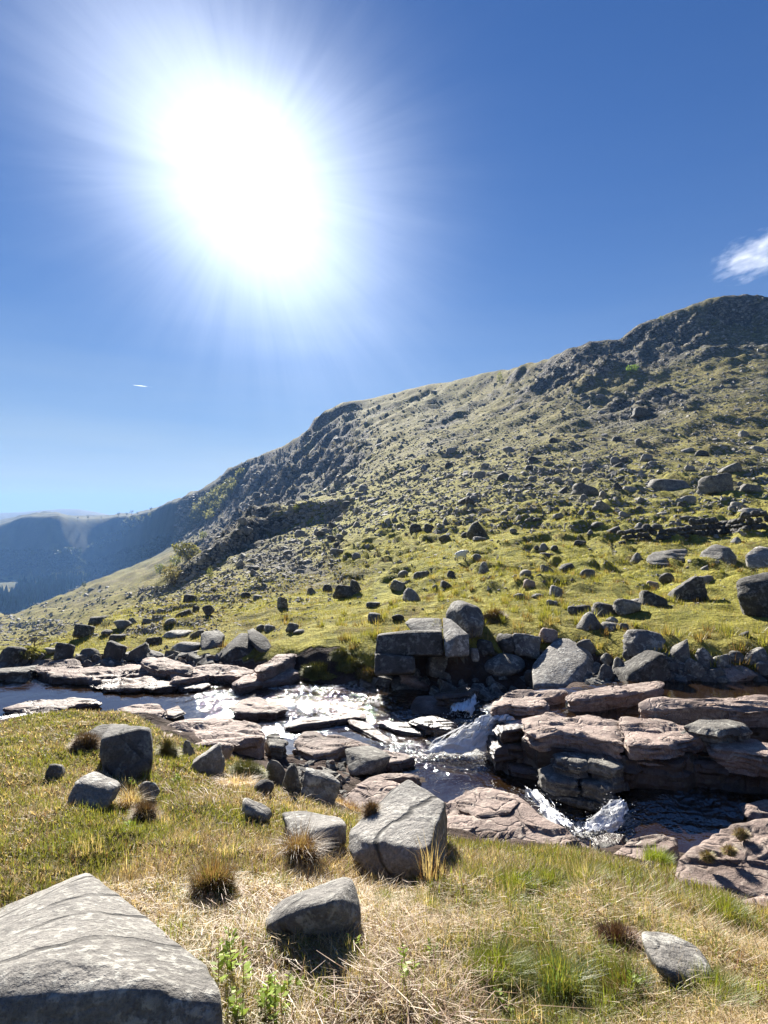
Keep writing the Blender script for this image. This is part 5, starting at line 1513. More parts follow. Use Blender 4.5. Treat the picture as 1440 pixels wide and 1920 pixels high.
for w, px, py, kind, mt in todo:
    h = w * {'block': .6, 'flat': .38, 'wedge': .52, 'point': .62, 'round': .6}[kind] * RNG.uniform(.85, 1.15)
    size = 'large' if w > 24 else ('medium' if w > 17 else 'small')
    lab = '%s %s %s rock %s' % (size, {'scree': 'grey', 'dark': 'dark', 'grey': 'pale'}[mt], KW[kind], where(px, py))
    o = boulder(px, py, w, h, kind, mt, None, sub=2 if w < 20 else 3, sink=.22)
    if o is None: continue
    labs.setdefault(lab, []).append((px, o))
ORD = ['leftmost', 'second from the left', 'third from the left', 'fourth from the left', 'fifth from the left']
for lab, L in labs.items():
    L.sort(key=lambda t: t[0])
    for k, (px, o) in enumerate(L):
        if len(L) > 1:
            pre = ORD[k] if k < len(L) - 1 or k == 0 else 'rightmost'
            l2 = '%s %s' % (pre, lab)
        else: l2 = lab
        if len(l2.split()) > 16: l2 = l2.replace(' hillside', '').replace('rock ', 'rock ', 1).split(' ', 1)[1] if k == 0 and len(L) == 1 else l2.replace('medium ', '').replace('large ', '').replace('small ', '')
        tag(o, l2, 'boulder', 'stones scattered on the hillside')
# the small ones: one mass of angular stones
def stone_shapes():
    tm = []
    for k in range(14):
        rg = np.random.default_rng(900 + k)
        bm = bmesh.new()
        P = np.array(kind_points(('block', 'flat', 'wedge', 'block', 'point')[k % 5], 40 + k))
        for p in P: bm.verts.new(p)
        r_ = bmesh.ops.convex_hull(bm, input=bm.verts)
        bmesh.ops.delete(bm, geom=[v for v in bm.verts if not v.link_faces], context='VERTS')
        bmesh.ops.triangulate(bm, faces=bm.faces)
        bm.verts.index_update()
        V = np.array([v.co[:] for v in bm.verts]); Fc = np.array([[v.index for v in f.verts] for f in bm.faces]); bm.free()
        tm.append((V - np.array((V[:, 0].mean(), V[:, 1].mean(), 0)), Fc, k % 5))
    return tm
STONES = stone_shapes()
def scree():
    tm = STONES
    VV, FF, CC = [], [], []; nb = 0
    for w, px, py in rest:
        p = hit(px, py)
        if p is None or p.y < 13: continue
        for j in range(1):
            V, Fc, kk = tm[int(RNG.integers(0, 14))]
            ww = w * p.y / F * RNG.uniform(.7, 1.15) * (1 if j == 0 else .7)
            a = RNG.uniform(0, 6.28); ca, sa = math.cos(a), math.sin(a)
            S = V * np.array((1, RNG.uniform(.6, 1), {0: .6, 1: .4, 2: .5, 3: .55, 4: .6}[kk])) * ww
            tl = RNG.uniform(-.35, .35); S = S @ np.array([[1, 0, 0], [0, math.cos(tl), -math.sin(tl)], [0, math.sin(tl), math.cos(tl)]])
            X = S[:, 0] * ca - S[:, 1] * sa; Y = S[:, 0] * sa + S[:, 1] * ca
            q = np.array(p)
            if j:
                q = q + np.array((RNG.normal(0, ww * 1.3), RNG.normal(0, ww * 1.3), 0))
                q[2] = terrain(q[:1], q[1:2])[0]
            VV.append(np.stack([X, Y, S[:, 2] - .2 * ww], 1) + q)
            FF.append(Fc + nb); nb += len(V)
    me = np_mesh('scree', np.vstack(VV), np.vstack(FF), False)
    o = link('scree', me, M['scree']); tag(o, kind='stuff')
    print('scree tris', len(me.polygons))
scree()
# gravel and small broken stones along the water's edge
def bank_stones():
    VV, FF = [], []; nb = 0
    spots = [(60, 1250, 240, 12, 90), (300, 1235, 120, 16, 60), (1250, 1266, 190, 14, 110), (1060, 1275, 90, 10, 40), (760, 1280, 90, 14, 60), (600, 1470, 40, 30, 40), (560, 1445, 40, 20, 40), (900, 1300, 60, 14, 40), (660, 1430, 60, 20, 30), (1120, 1580, 60, 12, 40)]
    for cx, cyy, sx, sy, n in spots:
        for _ in range(n):
            px, py = RNG.normal(cx, sx * .6), RNG.normal(cyy, sy * .6)
            p = hit(px, py)
            if p is None or p.y > 16: continue
            s = RNG.uniform(.03, .11) * (1.5 if p.y > 8 else .7)
            V, Fc, _k = STONES[int(RNG.integers(0, 14))]
            V = V * np.array((1, RNG.uniform(.6, 1), RNG.uniform(.35, .7))) * s * 2.0
            a = RNG.uniform(0, 6.28); V = V @ np.array([[math.cos(a), -math.sin(a), 0], [math.sin(a), math.cos(a), 0], [0, 0, 1]])
            VV.append(V + np.array(p) - np.array((0, 0, s * .3))); FF.append(Fc + nb); nb += len(V)
    o = link('bank_pebbles', np_mesh('bank_pebbles', np.vstack(VV), np.vstack(FF), False), M['mid']); tag(o, kind='stuff')
bank_stones()
# ------------------------------------------------------------------ grass, by the blade
def px_of(x, y, z):
    return 720 + F * x / y, 960 - (z - EYE) / y * F

def blades(P, L, Wd, lean, az, col, segs=2):
    """P (n,3) roots; a bent tapering blade each"""
    n = len(P)
    d = np.stack([np.cos(az), np.sin(az)], 1)
    s = np.stack([-d[:, 1], d[:, 0]], 1)
    tip = P.copy(); tip[:, :2] += d * (L * np.sin(lean))[:, None]; tip[:, 2] += L * np.cos(lean)
    if segs == 1:
        V = np.empty((n, 3, 3)); 
        V[:, 0] = P; V[:, 0, :2] += s * Wd[:, None] * .5
        V[:, 1] = P; V[:, 1, :2] -= s * Wd[:, None] * .5
        V[:, 2] = tip
        Fc = np.arange(n * 3).reshape(n, 3); C = np.repeat(col[:, None], 3, 1)
    else:
        mid = P.copy(); ml = lean * .45
        mid[:, :2] += d * (L * .55 * np.sin(ml))[:, None]; mid[:, 2] += L * .55 * np.cos(ml)
        V = np.empty((n, 5, 3))
        V[:, 0] = P; V[:, 0, :2] += s * Wd[:, None] * .5
        V[:, 1] = P; V[:, 1, :2] -= s * Wd[:, None] * .5
        V[:, 2] = mid; V[:, 2, :2] += s * Wd[:, None] * .38
        V[:, 3] = mid; V[:, 3, :2] -= s * Wd[:, None] * .38
        V[:, 4] = tip
        k = np.arange(n)[:, None] * 5
        Fc = np.concatenate([k + [0, 1, 3], k + [0, 3, 2], k + [2, 3, 4]], 0)
        C = np.repeat(col[:, None], 5, 1)
    return V.reshape(-1, 3), Fc, C.reshape(-1, 3)

STRAW = np.array((0.50, 0.375, 0.21)); PALE = np.array((0.62, 0.50, 0.33)); GREEN = np.array((0.15, 0.185, 0.028)); OLIVE = np.array((0.27, 0.245, 0.06)); BROWN = np.array((0.18, 0.10, 0.05)); LIME = np.array((0.25, 0.31, 0.04))
def grass_patch():
    n = 640000
    # density falls with distance
    r = .95 * (9.5 / .95) ** (RNG.random(n) ** .98)
    az = np.where(RNG.random(n) < .8, RNG.uniform(-.64, .64, n), RNG.uniform(-1.15, 1.15, n))
    x = r * np.sin(az); y = r * np.cos(az)
    keep = in_poly(GPOLY, x, y); x, y, r = x[keep], y[keep], r[keep]
    z = terrain(x, y)
    px, py = px_of(x, y, z)
    keep = (px > -900) & (px < 2500) & (py < 3000); x, y, z, r, px, py = [a[keep] for a in (x, y, z, r, px, py)]
    n = len(x)
    g = lambda cx, cyy, sx, sy: np.exp(-((px - cx) / sx) ** 2 - ((py - cyy) / sy) ** 2)
    pn = fbm2(x / .55, y / .55, 4, 301); pn2 = fbm2(x / .16, y / .16, 3, 305)
    dry = .48 + .32 * pn + .22 * pn2 + .45 * g(560, 1700, 190, 110) + .55 * g(700, 1850, 170, 120) + .35 * g(620, 1500, 120, 40) + .25 * g(1050, 1720, 200, 40) - .15 * g(120, 1560, 300, 110) - .3 * g(1050, 1870, 260, 110) - .1 * g(1150, 1680, 250, 60)
    keep = RNG.random(n) > .06 * (pn2 < -.5)
    kind = RNG.random(n) < np.clip(dry, .06, .93)
    brown = RNG.random(n) < np.clip(.10 + .12 * pn2, .02, .3)
    t = RNG.random(n)[:, None]
    green = GREEN * (1 - t) + OLIVE * t
    lush = np.clip(.35 * g(1080, 1760, 330, 170) + .2 * pn, 0, .6)[:, None]
    green = green * (1 - lush) + LIME * lush
    col = np.where(kind[:, None], STRAW * (1 - t) + PALE * t, green)
    col = np.where(brown[:, None], BROWN * (.6 + .8 * t), col)
    col *= RNG.uniform(.75, 1.2, n)[:, None]
    clump = sstep(.15, .5, fbm2(x / .28, y / .28, 3, 331))
    tall = np.clip(.7 * clump * g(1050, 1760, 420, 190) + .5 * clump * g(640, 1800, 330, 150) + .12 - .2 * g(100, 1500, 330, 130) + .5 * g(1100, 1740, 380, 170) + .45 * g(700, 1800, 260, 140) + .2 * pn, 0, 1.2)
    L = (.020 + .032 * RNG.random(n) ** 1.5 + .085 * tall * RNG.random(n)) * np.where(kind, 1.15, 1.0)
    Wd = (.0022 + .0019 * RNG.random(n)) * np.clip(r / 2.6, .8, 2.6)
    lean = np.where(kind, RNG.uniform(.6, 1.5, n), RNG.uniform(.25, 1.25, n))
    a2 = RNG.uniform(0, 6.283, n)
    P = np.stack([x, y, z - .004], 1)
    near = (r < 3.0) & (np.abs(px - 720) < 800) & (py < 2050)
    V1, F1, C1 = blades(P[near], L[near], Wd[near], lean[near], a2[near], col[near], 2)
    V2, F2, C2 = blades(P[~near], L[~near] * 1.1, Wd[~near] * 1.5, lean[~near], a2[~near], col[~near], 1)
    me = np_mesh('grass', np.vstack([V1, V2]), np.vstack([F1, F2 + len(V1)]), False, np.vstack([C1, C2]))
    o = link('grass', me, M['blade']); tag(o, kind='stuff'); print('grass tris', len(me.polygons))
grass_patch()

def rough_grass():
    VV, FF, CC = [], [], []; nb = 0
    spots = [(1080, 1760, 330, 120, 150), (700, 1830, 260, 80, 90), (560, 1740, 260, 80, 40), (1050, 1640, 230, 30, 50), (600, 1540, 130, 30, 26), (250, 1560, 260, 80, 26), (150, 1450, 160, 50, 16)]
    for cx, cyy, sx, sy, m in spots:
        for _ in range(m):
            px, py = RNG.normal(cx, sx * .55), RNG.normal(cyy, sy * .6)
            p = hit(px, py)
            if p is None or p.y > 7 or not in_poly(GPOLY, np.array([p.x]), np.array([p.y]))[0]: continue
            n = int(RNG.uniform(30, 120)); R0 = RNG.uniform(.03, .12)
            a = RNG.uniform(0, 6.28, n); rr = R0 * np.sqrt(RNG.random(n))
            P = np.stack([p.x + rr * np.cos(a), p.y + rr * np.sin(a), np.zeros(n)], 1); P[:, 2] = terrain(P[:, 0], P[:, 1]) - .005
            wd = RNG.uniform(0, 6.28); L = RNG.uniform(.04, .12) * RNG.uniform(.4, 1.1, n)
            pal = [(GREEN, LIME, OLIVE), (OLIVE, STRAW, PALE), (GREEN, STRAW, OLIVE), (BROWN, STRAW, PALE)][int(RNG.choice(4, p=[.4, .2, .28, .12]))]
            col = np.array(pal)[RNG.integers(0, 3, n)] * RNG.uniform(.7, 1.2, n)[:, None]
            az = RNG.uniform(0, 6.28, n); az = az + .8 * np.sin(wd - az)
            V, Fc, C = blades(P, L, np.full(n, .0022) * RNG.uniform(.6, 1.3, n), np.abs(RNG.normal(.3, .4, n)).clip(0, 1.4), az, col, 2)
            VV.append(V); FF.append(Fc + nb); CC.append(C); nb += len(V)
    o = link('rough_grass', np_mesh('rough_grass', np.vstack(VV), np.vstack(FF), False, np.vstack(CC)), M['blade']); tag(o, kind='stuff')
rough_grass()

def meadow_grass():
    n = 210000
    r = 9.0 * (48.0 / 9.0) ** (RNG.random(n) ** 1.15); az = RNG.uniform(-.64, .64, n)
    x = r * np.sin(az); y = r * np.cos(az); z, c = terrain(x, y, True)
    px, py = px_of(x, y, z)
    pn = fbm2(x / 1.6, y / 1.6, 4, 311)
    keep = (c[:, 0] < .72) & ~((r < 12) & (c[:, 0] > .4)) & (z > EYE - 2.72) | ((px < 700) & (y > 12.5) & (c[:, 0] < .75))
    keep &= (px > -60) & (px < 1500) & (RNG.random(n) < np.clip(.8 + .6 * pn, .1, 1))
    x, y, z, r, pn = [a[keep] for a in (x, y, z, r, pn)]; n = len(x)
    t = RNG.random(n)[:, None]
    col = np.where((RNG.random(n) < np.clip(.5 + .7 * pn, 0, 1))[:, None], np.array((.15, .165, .025)) * (1 - t) + np.array((.33, .30, .065)) * t, np.array((.15, .105, .035)) * (1 - t) + np.array((.34, .27, .11)) * t)
    L = (.03 + .06 * RNG.random(n)) * np.clip(r / 14, .8, 1.8); Wd = .0075 * np.clip(r / 10, 1, 4.5) * RNG.uniform(.6, 1.3, n)
    V, Fc, C = blades(np.stack([x, y, z - .01], 1), L, Wd, RNG.uniform(.1, 1.1, n), RNG.uniform(0, 6.28, n), col, 1)
    o = link('meadow_grass', np_mesh('meadow_grass', V, Fc, False, C), M['blade']); tag(o, kind='stuff')
meadow_grass()

def tussocks():
    n = 2600
    r = 10.5 * (60.0 / 10.5) ** RNG.random(n); az = RNG.uniform(-.64, .64, n)
    x = r * np.sin(az); y = r * np.cos(az); z, c = terrain(x, y, True)
    keep = (c[:, 0] < .62) & (z > EYE - 2.75) & (fbm2(x / 3, y / 3, 3, 351) > -.25)
    x, y, z, r = x[keep], y[keep], z[keep], r[keep]
    VV, FF, CC = [], [], []; nb = 0
    for i in range(len(x)):
        m = 34 if r[i] < 25 else 20
        R0 = RNG.uniform(.05, .16); a = RNG.uniform(0, 6.28, m); rr = R0 * np.sqrt(RNG.random(m))
        P = np.stack([x[i] + rr * np.cos(a), y[i] + rr * np.sin(a), np.full(m, z[i] - .03)], 1)
        pal = [((.17, .185, .03), (.30, .28, .06), (.22, .21, .05)), ((.36, .29, .12), (.28, .2, .08), (.22, .2, .05)), ((.14, .085, .035), (.2, .13, .05), (.12, .1, .03))][int(RNG.choice(3, p=[.55, .28, .17]))]
        col = np.array(pal)[RNG.integers(0, 3, m)] * RNG.uniform(.6, 1.2, m)[:, None]
        V, Fc, C = blades(P, RNG.uniform(.10, .28) * RNG.uniform(.5, 1.1, m), np.full(m, .010 + .0006 * r[i]), np.abs(RNG.normal(.2, .5, m)).clip(0, 1.4), a + RNG.normal(0, .6, m), col, 1)
        VV.append(V); FF.append(Fc + nb); CC.append(C); nb += len(V)
    o = link('tussock_grass', np_mesh('tussock_grass', np.vstack(VV), np.vstack(FF), False, np.vstack(CC)), M['blade']); tag(o, kind='stuff')
tussocks()

def tuft(px, base, w, h, n, label, cols, name='grass_tuft', cat='grass tuft', lean=.5, wd=.0021, y=None, z=None, stiff=1.0):
    p = hit(px, base) if y is None else Vector(W(px, base, y))
    s = p.y / F
    R0 = w * s * .36; Hh = h * s; n = int(n * 1.7)
    a = RNG.uniform(0, 6.283, n); rr = R0 * np.sqrt(RNG.random(n))
    P = np.stack([rr * np.cos(a), rr * np.sin(a) * .8, np.zeros(n)], 1)
    if y is None: P[:, 2] = terrain(P[:, 0] + p.x, P[:, 1] + p.y + R0) - p.z - .008
    L = Hh * RNG.uniform(.3, 1.12, n) * (1.0 - .35 * rr / max(R0, 1e-4)); az = a + RNG.normal(0, .7, n)
    wdir = RNG.uniform(0, 6.28); az = az + .9 * np.sin(wdir - az) * RNG.random(n)
    ln = np.clip(np.abs(RNG.normal(.12, lean * .5, n)) + .35 * RNG.random(n) ** 3 + .5 * rr / max(R0, 1e-4) * lean, 0, 1.45)
    cc = np.array(cols)[RNG.integers(0, len(cols), n)] * RNG.uniform(.7, 1.25, n)[:, None]
    V, Fc, C = blades(P, L, np.full(n, wd) * RNG.uniform(.7, 1.3, n), ln, az, cc, 2)
    o = link(name, np_mesh(name, V, Fc, False, C), M['blade']); o.location = (p.x, p.y + (R0 if y is None else 0), p.z)
    return tag(o, label, cat)
GR = [GREEN, LIME, OLIVE * .9, GREEN * .7]; BR = [BROWN, BROWN * .7, STRAW * .6, (.2, .12, .05)]; ST = [STRAW, PALE, STRAW * .8]
tuft(388, 1692, 100, 92, 1500, 'rounded brown and green rush tuft alone in the short grass', BR + BR + [GREEN * .8], 'rush_tuft', 'rush tuft', .5, .0026)
TU = [(412,1690,46,62,260,'green half of rush clump leaning out beside the brown tuft',GR),
 (725,1704,60,56,420,'bright green tuft just below the big blue grey boulder',GR),(802,1732,90,88,700,'green and straw tuft right below the tip of the big blue grey boulder',GR + ST),
 (700,1712,36,34,200,'short green tuft right of the wedge boulder point',GR),
 (905,1662,80,60,420,'low green tuft at the lower edge of the pink bedrock plate',GR + [STRAW]),(975,1682,100,74,620,'dark green tuft in the middle of the bank edge',GR),
 (1042,1676,80,66,520,'dark green clump right of the bank edge tuft',GR),(1052,1612,62,40,320,'yellow green tuft on the dead stems at the bedrock edge',[LIME, STRAW, OLIVE]),
 (1112,1672,84,92,700,'tall pale tipped tuft below the split grey slab',GR + [PALE, PALE]),(1160,1716,90,66,520,'olive tuft below the split grey slab',GR + [OLIVE]),
 (1246,1622,58,66,620,'vivid green tuft growing between the two right slabs',[LIME, LIME, GREEN]),(1232,1665,56,44,320,'short green tuft before the gap of the right slabs',GR),
 (868,1790,70,62,380,'small green tuft in straw at middle right',GR + [STRAW]),(1012,1800,110,80,640,'green tuft above the lower middle clump',GR),
 (945,1880,140,130,900,'tall green clump at the lower middle of the grass',GR),(1062,1905,160,140,1000,'broad grey green clump at the bottom edge',[GREEN, (.10, .16, .06), OLIVE]),
 (1375,1912,150,110,900,'dark green clump in the bottom right corner',GR),(1385,1752,110,90,700,'tall green tuft before the low broken slab',GR + [OLIVE]),
 (1290,1722,100,60,480,'loose olive tuft below the large cracked slab',[OLIVE, STRAW, GREEN]),(1190,1890,120,110,560,'dark tangled tuft left of the smooth sunk boulder',[GREEN * .6, BROWN * .7, GREEN]),
 (372,1346,44,20,380,'small round grass tuft on the smooth slab by blue water',[OLIVE, GREEN]),(560,1488,26,24,120,'little tuft between the upright stones',GR)]
for px, b, w, h, n, lab, cl in TU: tuft(px, b, w * 1.15, h * .72, n, lab, cl)
tuft(812, 1668, 60, 150, 60, 'few long dry sedge stems against the dark side of the big boulder', [STRAW, PALE, BROWN], 'sedge_stems', 'sedge', .3, .0026)
tuft(745, 1655, 110, 62, 700, 'shaggy brown dead grass under the big blue grey boulder', BR + ST, 'dead_grass_clump', 'dead grass', .9, .003)
tuft(560, 1625, 80, 90, 620, 'dark brown dead clump under the flat topped boulder', BR, 'dead_grass_clump', 'dead grass', .9, .003)
tuft(640, 1510, 150, 26, 620, 'reddish dry grass fringe below the pale block', [BROWN, STRAW, (.26, .15, .09)], 'dead_grass_clump', 'dead grass', .8, .003)
tuft(440, 1480, 120, 44, 420, 'patch of pale broken stems below the mottled boulder', [PALE, (.45, .33, .27)], 'dead_grass_clump', 'dead grass', 1.2, .004)
tuft(235, 1520, 60, 60, 320, 'straggly pale dry clump between two low grey rocks', ST + [BROWN], 'dead_grass_clump', 'dead grass', .9, .003)
tuft(600, 1770, 190, 60, 500, 'dark tangle of dead stems under the wedge boulder', BR, 'dead_grass_clump', 'dead grass', 1.0, .003)

def mound(px, base, w, h, label, cols, name, cat, nbl=900, blen=.035, y=None, mat='twig', wd=.003):
    """a cushion plant: rounded body closely set with short shoots"""
    p = hit(px, base) if y is None else Vector(W(px, base, y))
    s = p.y / F
    V, Fc = ico(4)
    V = V * .72 * np.array((w * s * .5, w * s * .42, h * s * .8)) * (1 + .28 * fbm3(V * 1.6 + px, 4, int(px)))[:, None]
    base_c = np.repeat(np.mean(cols, 0)[None] * .8, len(V), 0)
    idx = RNG.integers(0, len(V), int(nbl * 3)); idx = idx[V[idx, 2] > -.1 * h * s]
    N_ = V[idx] / np.array((w * s * .5, w * s * .42, h * s * .9)); N_ /= np.linalg.norm(N_, axis=1)[:, None]
    N_ += RNG.normal(0, .35, N_.shape)
    L = 1.7 * blen * RNG.uniform(.5, 1.3, len(idx))
    ln = np.arctan2(np.hypot(N_[:, 0], N_[:, 1]), N_[:, 2]); az = np.arctan2(N_[:, 1], N_[:, 0])
    cc = np.array(cols)[RNG.integers(0, len(cols), len(idx))] * RNG.uniform(.6, 1.3, len(idx))[:, None]
    V2, F2, C2 = blades(V[idx] * .97, L, np.full(len(idx), wd), ln, az, cc, 1)
    me = np_mesh(name, np.vstack([V, V2]), np.vstack([Fc, F2 + len(V)]), False, np.vstack([base_c, C2]))
    o = link(name, me, M[mat]); o.location = (p.x, p.y + w * s * .2, p.z)
    return tag(o, label, cat)
HE = [(.19, .105, .055), (.28, .18, .10), (.12, .07, .04), (.26, .2, .08)]; MO = [GREEN * .9, OLIVE * .9, (.16, .15, .04), (.10, .09, .03)]
mound(155, 1408, 62, 36, 'brown heather clump against the left of the dark slate boulder', HE, 'heather_clump', 'heather', 1400, .04)
mound(268, 1540, 52, 34, 'dark brown heather clump beside the small grey rock', HE, 'heather_clump', 'heather', 1200, .035)
mound(310, 1418, 46, 34, 'mossy brown tuft between the dark slate boulder and the small slab', [*MO, HE[0]], 'moss_clump', 'moss', 1100, .04)
mound(458, 1464, 92, 40, 'green mossy turf overhang above the pool stones', MO, 'moss_clump', 'moss', 2200, .035)
mound(697, 1562, 40, 78, 'dark heather tuft growing on the left flank of the big blue grey boulder', HE, 'heather_clump', 'heather', 1300, .03, y=3.55)
mound(756, 1524, 20, 16, 'small round moss tuft on the face of the big blue grey boulder', HE + [MO[1]], 'moss_clump', 'moss', 300, .016, y=3.62)
mound(1168, 1795, 90, 52, 'reddish brown dead clump left of the smooth sunk boulder', [(.16, .075, .045), (.10, .05, .03), (.22, .14, .07)], 'heather_clump', 'heather', 1500, .03)
mound(600, 1268, 92, 28, 'big rounded moss hummock over the rapids on the far bank', MO, 'moss_clump', 'moss', 2600, .05, wd=.008)
mound(655, 1256, 60, 26, 'moss hummock left of the dark blocks', MO, 'moss_clump', 'moss', 1500, .05, wd=.008)
mound(690, 1276, 60, 30, 'brown mossy cushion below the dark blocks', HE + MO, 'moss_clump', 'moss', 1500, .05, wd=.008)
mound(640, 1236, 46, 24, 'small moss cushion on the turf left of the long dark block', MO, 'moss_clump', 'moss', 1000, .05, wd=.008)
mound(930, 1166, 60, 26, 'rusty brown clump right of the rounded meadow boulder', [(.17, .09, .03), (.12, .06, .025), OLIVE], 'heather_clump', 'heather', 1200, .06, wd=.01)
for px, b, w, h, lab in [(1330, 1612, 26, 14, 'straw tuft high on the large cracked slab'), (1372, 1600, 26, 12, 'straw tuft in the middle of the large cracked slab'), (1394, 1570, 30, 14, 'straw tuft near the far edge of the large cracked slab')]:
    mound(px, b, w, h, lab, [STRAW * .7, BROWN, OLIVE], 'moss_clump', 'moss', 380, .018, y=F * 2.1 / (b - 960))

# young leafy sprouts: stems with small alternate leaves
def sprout(px, base, h, n, label, spread=.25):
    p = hit(px, base); s = p.y / F; Hh = h * s
    V, Fc, C = [], [], []; nb = 0
    t = bpy.data.objects.new('leafy_sprout', None); COL.objects.link(t); t.location = p
    tag(t, label, 'young plant', 'young leafy sprouts in the grass')
    SV, SF, SC = [], [], []; sn = 0
    for i in range(n):
        a = RNG.uniform(0, 6.28); ln = RNG.uniform(.02, spread); hh = Hh * RNG.uniform(.55, 1.05)
        root = np.array((RNG.normal(0, .16 * Hh), RNG.normal(0, .16 * Hh), -.01)); tip = root + np.array((math.cos(a) * ln * hh, math.sin(a) * ln * hh, hh))
        w_ = .0018
        for k in range(2):
            o_ = np.array((w_, 0, 0)) if k == 0 else np.array((0, w_, 0))
            SV += [root - o_, root + o_, tip + o_ * .4, tip - o_ * .4]; SF += [(sn, sn + 1, sn + 2), (sn, sn + 2, sn + 3)]; sn += 4
            SC += [np.array((.12, .10, .035))] * 4
        m = int(max(10, hh / .011))
        for j in range(m):
            f = .18 + .82 * j / m
            q = root + (tip - root) * f; b = RNG.uniform(0, 6.28); L = (.026 * (1.25 - f) + .010) * RNG.uniform(.7, 1.2)
            d = np.array((math.cos(b), math.sin(b), RNG.uniform(.25, .9))); d /= np.linalg.norm(d); sd = np.cross(d, (0, 0, 1.0)); sd /= np.linalg.norm(sd) + 1e-6
            V += [q, q + d * L * .55 + sd * L * .28, q + d * L, q + d * L * .55 - sd * L * .28]; Fc += [(nb, nb + 1, nb + 2), (nb, nb + 2, nb + 3)]; nb += 4
            c = np.array((.30, .40, .04)) * RNG.uniform(.7, 1.2); C += [c] * 4
    link('stems', np_mesh('stems', SV, SF, False, np.array(SC)), M['twig'], t); link('leaves', np_mesh('leaves', V, Fc, False, np.array(C)), M['leaf'], t)
for px, b, h, n, lab in [(432, 1835, 150, 5, 'tall yellow green leafy sprout beside the huge pale boulder'), (500, 1905, 120, 8, 'spreading leafy sprouts at the bottom middle left'), (548, 1876, 80, 5, 'shorter leafy sprout right of the spreading sprouts'),
  (445, 1915, 90, 4, 'leafy sprout at the bottom edge against the huge pale boulder'), (662, 1800, 60, 4, 'leafy sprout among dead stems below the wedge boulder'), (768, 1850, 110, 4, 'thin leafy sprout over the dead stem litter'), (812, 1800, 70, 4, 'leafy sprout in the straw right of the dead stems'),
  (630, 1592, 34, 4, 'small leafy sprig between the two grey boulders'), (672, 1596, 36, 3, 'small leafy sprig at the foot of the big blue grey boulder'), (330, 1468, 30, 5, 'green sprig at the right foot of the dark slate boulder'), (245, 1472, 26, 4, 'green sprig before the dark slate boulder'),
  (244, 1550, 22, 4, 'tiny yellow green sprig in the left grass'), (1180, 1865, 70, 5, 'leafy sprout left below the smooth sunk boulder'), (940, 1900, 60, 4, 'low leafy sprout at the bottom of the tall clump'), (985, 1660, 40, 4, 'leafy sprig in the bank edge tuft'), (722, 1640, 30, 4, 'leafy sprig in the shaggy dead grass')]:
    sprout(px, b, h * .8, n, lab)

def dead_stems():
    V, Fc, C = [], [], []; nb = 0
    for cx, cyy, sx, sy, n, L0 in [(740, 1860, 110, 55, 520, .17), (640, 1800, 120, 45, 320, .13), (560, 1690, 140, 60, 300, .09), (850, 1900, 60, 30, 120, .22), (1000, 1740, 260, 60, 260, .12), (420, 1490, 70, 18, 150, .12), (620, 1500, 90, 16, 160, .1), (480, 1760, 80, 40, 120, .14)]:
        for _ in range(n):
            px, py = RNG.normal(cx, sx), RNG.normal(cyy, sy)
            p = hit(px, py)
            if p is None or p.y > 7: continue
            a = RNG.uniform(0, 6.28) if RNG.random() < .5 else RNG.normal(2.4, .35); L = L0 * RNG.uniform(.5, 1.2); el = RNG.uniform(0, .3)
            d = np.array((math.cos(a), math.sin(a), el)); s_ = np.array((-d[1], d[0], 0)) * RNG.uniform(.0007, .0016); bend = RNG.normal(0, .12 * L, 3) * (1, 1, .3)
            q = np.array(p) + np.array((0, 0, RNG.uniform(.01, .05)))
            up = np.array((0, 0, .002))
            V += [q - s_, q + s_, q + d * L * .5 + s_ + up * 4 + bend, q + d * L * .5 - s_ + up * 4 + bend, q + d * L + s_ * .4 - up * 6, q + d * L - s_ * .4 - up * 6]
            Fc += [(nb, nb + 1, nb + 2), (nb, nb + 2, nb + 3), (nb + 3, nb + 2, nb + 4), (nb + 3, nb + 4, nb + 5)]; nb += 6
            c = np.array([(.36, .24, .15), (.26, .15, .085), (.42, .32, .21), (.20, .10, .06)][int(RNG.integers(0, 4))]) * RNG.uniform(.7, 1.2); C += [c] * 6
    o = link('dead_stems', np_mesh('dead_stems', V, Fc, False, np.array(C)), M['twig']); tag(o, kind='stuff')
dead_stems()

# ------------------------------------------------------------------ bushes and trees on the hill and in the valley
def leaf_cloud(n, size, rad, cols, seed, flat=1.0):
    rg = np.random.default_rng(seed)
    d = rg.normal(size=(n, 3)); d /= np.linalg.norm(d, axis=1)[:, None]
    lob = rg.normal(size=(7, 3)); lob /= np.linalg.norm(lob, axis=1)[:, None]
    bump = (np.maximum(d @ lob.T, 0) ** 6).max(1)
    c = d * (rad * (.45 + .55 * rg.random(n) ** .5) * (.7 + .5 * bump))[:, None] * np.array((1, 1, flat))
    a = rg.normal(size=(n, 3)); b = rg.normal(size=(n, 3)); a *= (size / np.linalg.norm(a, axis=1))[:, None]; b *= (size / np.linalg.norm(b, axis=1))[:, None]
    V = np.stack([c - a * .6, c + b * .6, c + a * .6], 1).reshape(-1, 3)
    col = np.array(cols)[rg.integers(0, len(cols), n)] * rg.uniform(.6, 1.3, n)[:, None]
    return V, np.arange(n * 3).reshape(n, 3), np.repeat(col, 3, 0)
def tube(a, b, r0, r1, k=6):
    a = np.array(a, float); b = np.array(b, float); d = (b - a) / np.linalg.norm(b - a)
    u = np.cross(d, (0.3, 1, .2)); u /= np.linalg.norm(u); v = np.cross(d, u)
    t = np.linspace(0, 2 * math.pi, k, endpoint=False)
    ring = np.cos(t)[:, None] * u + np.sin(t)[:, None] * v
    V = np.vstack([a + ring * r0, b + ring * r1])
    Fc = [(i, (i + 1) % k, k + (i + 1) % k) for i in range(k)] + [(i, k + (i + 1) % k, k + i) for i in range(k)]
    return V, np.array(Fc)
